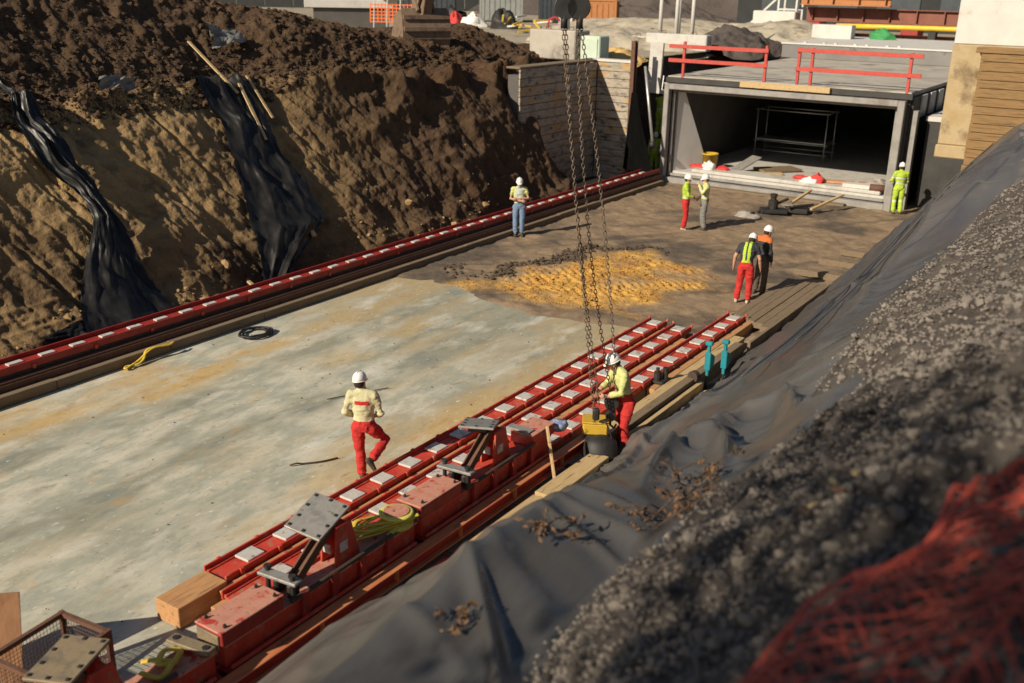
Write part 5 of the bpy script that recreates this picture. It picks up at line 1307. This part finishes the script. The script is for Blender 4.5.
MB().tube([(-34 + .4 * math.cos(a) * .8, 55.6 + .4 * math.cos(a) * .6, 4.9 + .45 * math.sin(a)) for a in np.linspace(0, 2 * math.pi, 22)], .07, 6).build('hose', REDCL, t, True)
t = thing('pale_pole', 'thick pale pole standing left of the hook block', 'pole', (-30.8, 51.5, 4.4)); MB().tube([(-30.8, 51.5, 4.3), (-30.8, 51.5, 9)], .28, 12).build('shaft', CONC_PALE, t, True); MB().lathe((-30.8, 51.5, 4.3), [(.5, 0), (.5, .3), (.3, .34)], 12).build('base', CONC, t)
# pale slab and orange barrier behind the heap
t = thing('precast_slab', 'pale precast slab stacked beyond the top of the left bank', 'slab', (-44, 47.5, 4.4))
MB().box((-43.2, 47.4, 6.0), (5.4, 1.6, .5), rotz(.75)).build('slab_body', CONC_PALE, t, bevel=.02); MB().box((-43.2, 47.4, 5.05), (4.4, 1.2, 1.3), rotz(.75)).build('support', CONC_DARK, t); MB().box((-40.9, 48.6, 6.6), (1.4, 1.2, .7), rotz(.75)).build('upper_block', CONC_PALE, t, bevel=.02)
ORN = mat('orange_net', [(0.75, 0.13, 0.02), (0.85, 0.20, 0.04)], 6, rough=.6)
t = thing('orange_barrier', 'bright orange net barrier behind the top of the left bank', 'barrier', (-38, 45.5, 4.4)); b = MB()
for k in range(16):
    p = np.array((-39.3, 44.7, 5.1)) + np.array((2.6, 1.7, 0)) * k / 15; b.bar(p, p + (0, 0, 1.0), .05, .03)
for k in range(6):
    b.bar((-39.3, 44.7, 5.15 + .18 * k), (-36.7, 46.4, 5.15 + .18 * k), .03, .06)
b.build('net', ORN, t)
for k in range(5): MB().tube([(-39.2 + .6 * k, 44.8 + .4 * k, 4.3), (-39.0 + .6 * k, 44.8 + .4 * k, 7.6)], .035, 6).build('stake', CONC_PALE, t)
# beams and pipe behind the upper slab
def longbeam(y, x0, x1, z, h, d, m, label, name, cat):
    t = thing(name, label, cat, ((x0 + x1) / 2, y, z))
    MB().bx(x0, x1, y, y + d, z, z + .05).build('bottom_flange', m, t); MB().bx(x0, x1, y, y + d, z + h - .05, z + h).build('top_flange', m, t); MB().bx(x0, x1, y + d * .4, y + d * .6, z + .052, z + h - .052).build('web', m, t)
    k = x0 + .4
    while k < x1: MB().bx(k, k + .05, y + .02, y + d * .39, z + .052, z + h - .052).build('stiffener', m, t); k += 1.6
BB = mat('brown_beam', [(0.17, 0.055, 0.035), (0.23, 0.085, 0.055)], 2, rough=.7)
longbeam(64.0, -19.0, -9.5, 4.42, .42, .5, BB, 'lower brown steel beam behind the upper slab', 'steel_beam', 'beam')
longbeam(67.0, -22.2, -9.0, 5.35, .85, .6, BB, 'tall dark red steel beam behind the yellow pipe', 'steel_beam', 'beam')
longbeam(66.0, -22.3, -16.8, 6.35, .55, .6, OC, 'orange steel beam stacked highest behind the upper slab', 'steel_beam', 'beam')
for k, x in enumerate((-21.5, -15.5, -10)): tag(MB().bx(x - .5, x + .5, 66.2, 67.7, 4.4, 5.34).build('trestle', RED_DEEP), ['left', 'middle', 'right'][k] + ' dark red trestle block under the tall steel beam', 'trestle', 'trestle blocks under the steel beams')
tag(MB().tube([(-19.0, 63.2, 5.25), (-16.5, 63.3, 5.28), (-12, 63.4, 5.3), (-9.4, 63.4, 5.3)], .15, 10).build('yellow_pipe', mat('yellow_pipe_paint', [(.62, .38, .02), (.72, .48, .04)], 3, rough=.5), None, True), 'long yellow pipe lying on blocks behind the upper slab', 'pipe')
for k, x in enumerate((-18.3, -13.5, -10.0)): tag(MB().bx(x - .2, x + .2, 63.0, 63.6, 4.86 if False else 4.4, 5.11).build('pipe_rest', BLACK), ['left', 'middle', 'right'][k] + ' black rest under the yellow pipe', 'block', 'rests under the yellow pipe')
board('white_block', (-17.4, 57.5, 5.15), (2.1, .9, .7), rotz(.05), CONC_PALE, 'white block standing on the upper slab', 'block')
lump('green_bag', (-15.0, 58.3, 4.8), (.7, .4, .45), mat('green_cloth', [(.03, .20, .06), (.05, .28, .09)], 4, rough=.8), 'small green bag on the upper slab', 'bag', 781)
t = thing('white_stand', 'white lattice stand with a square tank left of the steel beams', 'stand', (-24.5, 68, 4.4)); b = MB()
for (x, y) in ((-24.2, 67.5), (-23.0, 67.5), (-23.0, 68.7), (-24.2, 68.7)): b.bar((x, y, 4.4), (x, y, 8.6), .12, .12)
for z in (5.2, 6.0, 6.8, 7.6): b.bar((-24.2, 67.5, z), (-23.0, 67.5, z), .1, .1); b.bar((-24.2, 68.7, z), (-23.0, 68.7, z), .1, .1)
b.bar((-24.2, 67.5, 6.8), (-26.6, 67.5, 4.5), .12, .12); b.build('lattice', CONC_PALE, t)
MB().bx(-25.4, -22.6, 66.2, 67.3, 4.4, 5.9).build('tank', CONC_PALE, t, bevel=.05)
# dark hoarding and hall far behind
HO = mat('hoarding_dark', [(0.014, 0.016, 0.017), (0.026, 0.028, 0.028)], 1, rough=.8)
t = thing('hoarding', 'dark panelled hoarding closing the far side of the site', 'fence', (-75, 86, 4.4))
for k in range(20):
    p0 = np.array((-108 + 2.5 * k, 62 + 1.6 * k, 4.3)); p1 = p0 + (2.46, 1.575, 0)
    MB().bar(p0 + (0, 0, 2.4 + .0 * k), p1 + (0, 0, 2.4), .08, 5.0).build('panel', HO, t)
t = thing('dark_hall', 'dark site hall behind the red steel beams', 'building', (-12, 84, 4.4))
MB().bx(-32, 12, 80, 95, 4.3, 14).build('wall', HO, t); MB().bx(-32.4, 12.4, 79.6, 95.4, 14.002, 14.4).build('roof', CB, t)
for k in range(9): MB().bx(-30 + 4.4 * k, -27 + 4.4 * k, 79.9, 79.99, 5.0, 8.6).build('door', CB, t)

# ------------------------------------------------------------------ FOREGROUND: red net, twigs
def zgrid(x, y):
    i = np.clip(np.searchsorted(xs, x), 1, len(xs) - 1); j = np.clip(np.searchsorted(ysr, y), 1, len(ysr) - 1)
    return Zr[i, j]
NET = mat('red_net', [(0.44, 0.05, 0.032), (0.58, 0.10, 0.06), (0.34, 0.035, 0.025)], 6, rough=.6, bump=0, rand=False)
e1, e2 = np.array((.30, .954)), np.array((.954, -.30)); o0 = np.array((-.93, 3.0))
V, F = [], []
def strand(a0, b0, a1, b1, layer, n=64, w=.0052):
    global V, F
    t_ = np.linspace(0, 1, n); a = a0 + (a1 - a0) * t_; b = b0 + (b1 - b0) * t_
    a = a + .05 * fbm(a * 2, b * 2, seed=801 + layer, octv=2); b = b + .05 * fbm(a * 2 + 9, b * 2, seed=811 + layer, octv=2)
    x, y = o0[0] + a * e1[0] + b * e2[0], o0[1] + a * e1[1] + b * e2[1]
    wr_ = .08 * fbm(a * 1.2, b * 3.2, seed=821 + layer, octv=3, ridged=True)
    z = zR(x, y) + .20 + .07 * layer * sstep(0, .25, b) + wr_ + .10 * sstep(.25, 0, b) * (.5 + vnoise(a * 3, b, seed=831))
    P = np.stack([x, y, z], -1); d = np.gradient(P, axis=0); d /= np.linalg.norm(d, axis=1)[:, None]
    s = np.cross(d, (0, 0, 1.0)); s /= np.linalg.norm(s, axis=1)[:, None]; u = np.cross(s, d)
    base = sum(len(v) for v in V)
    ring = np.concatenate([P + s * w, P + u * w * .6, P - s * w, P - u * w * .6]); V.append(ring)
    i = np.arange(n - 1)
    for k in range(4):
        k2 = (k + 1) % 4
        F.append(np.stack([k * n + i, k * n + i + 1, k2 * n + i + 1, k2 * n + i], -1) + base)
for layer in (0, 1):
    st = (.066, .125)[layer]
    for k in range(-30, (86, 32)[layer]):
        c = k * st + .02 * layer
        # two families of diagonal strands, clipped to b in [0, 2.0]
        strand(-1.9 + c, 0, -1.9 + c + 1.1, 2.0, layer); strand(-1.9 + c, 0, -1.9 + c - 1.1, 2.0, layer)
strand(-2.0, 0.0, 4.4, 0.0, 0, 160, .012); strand(-2.0, .02, 4.4, .02, 1, 160, .012)
tag(mesh_np('safety_net', np.concatenate(V), np.concatenate(F), NET), 'red plastic safety net lying over the gravel in the near right corner', 'net')

LEAF = mat('dead_leaf', [(0.085, 0.042, 0.02), (0.15, 0.08, 0.036), (0.05, 0.03, 0.018)], 9, rough=.8, bump=.2)
LEAFP = mat('pale_leaf', [(0.42, 0.33, 0.17), (0.50, 0.38, 0.2)], 9, rough=.8, bump=.2)
def twig(c, r, n, label, seed):
    q_ = np.random.default_rng(seed); z0 = float(max(zR(c[0], c[1]) + .10, zgrid(c[0], c[1])))
    t = thing('dead_branch', label, 'branch', (c[0], c[1], z0)); b = MB(); lf = MB()
    for k in range(n):
        a = q_.uniform(0, 6.28); ln = q_.uniform(.3, 1) * r
        p0 = np.array((c[0], c[1], z0)) + q_.normal(0, r * .25, 3) * (1, 1, .15); p1 = p0 + np.array((math.cos(a), math.sin(a), 0)) * ln
        p1[2] = float(max(zR(p1[0], p1[1]) + .10, zgrid(p1[0], p1[1]))) + q_.uniform(.02, .16); pm = (p0 + p1) / 2 + (0, 0, q_.uniform(.0, .08))
        b.tube([p0, pm, p1], [.009, .007, .003], 5)
        for j in range(6):
            p = p0 + (p1 - p0) * q_.uniform(.3, 1.05) + q_.normal(0, .03, 3); s = q_.uniform(.018, .045)
            d = q_.normal(0, 1, 3); d /= np.linalg.norm(d); e = np.cross(d, q_.normal(0, 1, 3)); e /= np.linalg.norm(e)
            lf.add([p - d * s, p + e * s * .5 + np.cross(d, e) * .008, p + d * s, p - e * s * .5 + np.cross(d, e) * .008], [(0, 1, 2, 3)])
    b.build('twigs', RUST_DARK, t, True); lf.build('leaves', LEAF, t)['kind'] = 'stuff'
twig((-2.95, 6.9), .55, 22, 'tangle of dead leafy twigs where the sheeting meets the gravel', 1)
twig((-3.65, 6.1), .22, 9, 'small clump of brown leaves on the black sheeting left of the twigs', 2)
twig((-3.55, 4.75), .16, 6, 'little clump of dead leaves lowest on the black sheeting', 3)
twig((-3.2, 7.6), .40, 10, 'sparse dead twig reaching over the sheeting above the tangle', 4)
for k, (x, y) in enumerate(((-2.55, 5.3), (-2.66, 5.2), (-2.5, 5.45), (-1.28, 4.7), (-1.22, 4.62), (-1.18, 4.8), (-1.1, 4.6), (-1.05, 4.7), (-2.2, 4.9))):
    z0 = float(max(zgrid(x, y), zR(x, y))) + .04
    o = MB().box((x, y, z0), (.06, .028, .014), rotz(k * 1.1) @ rotx(.4)).build('wood_chip', LEAFP if k % 3 else LEAF, None, bevel=.004)
    tag(o, 'pale wood chip lying on the near gravel and sheeting', 'wood chip', 'wood chips on the near bank')

# unseen trees, added behind the camera to shade the near right bank
BARK = mat('bark', [(0.07, 0.05, 0.035), (0.13, 0.10, 0.07)], 4, stretch=(3, 3, .5), rough=.95, bump=.6)
FOL = mat('foliage', [(0.04, 0.07, 0.02), (0.08, 0.11, 0.035), (0.05, 0.08, 0.022)], 2, rough=.7, bump=0)
def tree(x, y, z, h, r, n, label, seed):
    q_ = np.random.default_rng(seed)
    t = thing('added_shade_tree', label, 'tree', (x, y, z), 'unseen trees added to shade the near bank')
    b = MB().tube([(x, y, z - .3), (x + .1, y, z + h * .3), (x, y + .1, z + h * .62), (x, y, z + h * .9)], [.30, .22, .14, .04], 10)
    tips = []
    for k in range(16):
        a = q_.uniform(0, 6.28); z0 = z + h * q_.uniform(.28, .75); ln = r * q_.uniform(.5, .95)
        p1 = np.array((x + math.cos(a) * ln, y + math.sin(a) * ln, z0 + ln * q_.uniform(.2, .7)))
        b.tube([(x, y, z0), (np.array((x, y, z0)) + p1) / 2 + (0, 0, .12), p1], [.09, .055, .015], 6); tips.append(p1)
    b.build('trunk', BARK, t, True)
    tips = np.array(tips + [(x, y, z + h * .9), (x + .4, y, z + h * .75), (x - .5, y + .3, z + h * .65)])
    P = tips[q_.integers(0, len(tips), n)] + q_.normal(0, r * .22, (n, 3))
    d = q_.normal(0, 1, (n, 3)); d /= np.linalg.norm(d, axis=1)[:, None]; e = np.cross(d, q_.normal(0, 1, (n, 3))); e /= np.linalg.norm(e, axis=1)[:, None]
    sz = q_.uniform(.06, .13, (n, 1))
    V = np.stack([P - d * sz, P + e * sz * .55, P + d * sz, P - e * sz * .55], 1).reshape(-1, 3)
    o = mesh_np('crown', V, np.arange(4 * n).reshape(-1, 4), FOL, t); o['kind'] = 'stuff'
for k, a in enumerate(((-5.4, -8.5, 4.4, 9.0, 2.4), (-2.4, -7.5, 4.6, 10.2, 2.8), (0.9, -7.8, 4.8, 10.6, 2.9), (4.2, -8.5, 4.8, 10.0, 2.9), (-0.6, -10.5, 4.6, 12.5, 3.1))):
    tree(*a, 9500, ['leftmost small tree', 'second tree from the left', 'middle tree', 'rightmost tree', 'tallest rear tree'][k] + ' of the unseen row added behind the camera for shade', 900 + k)
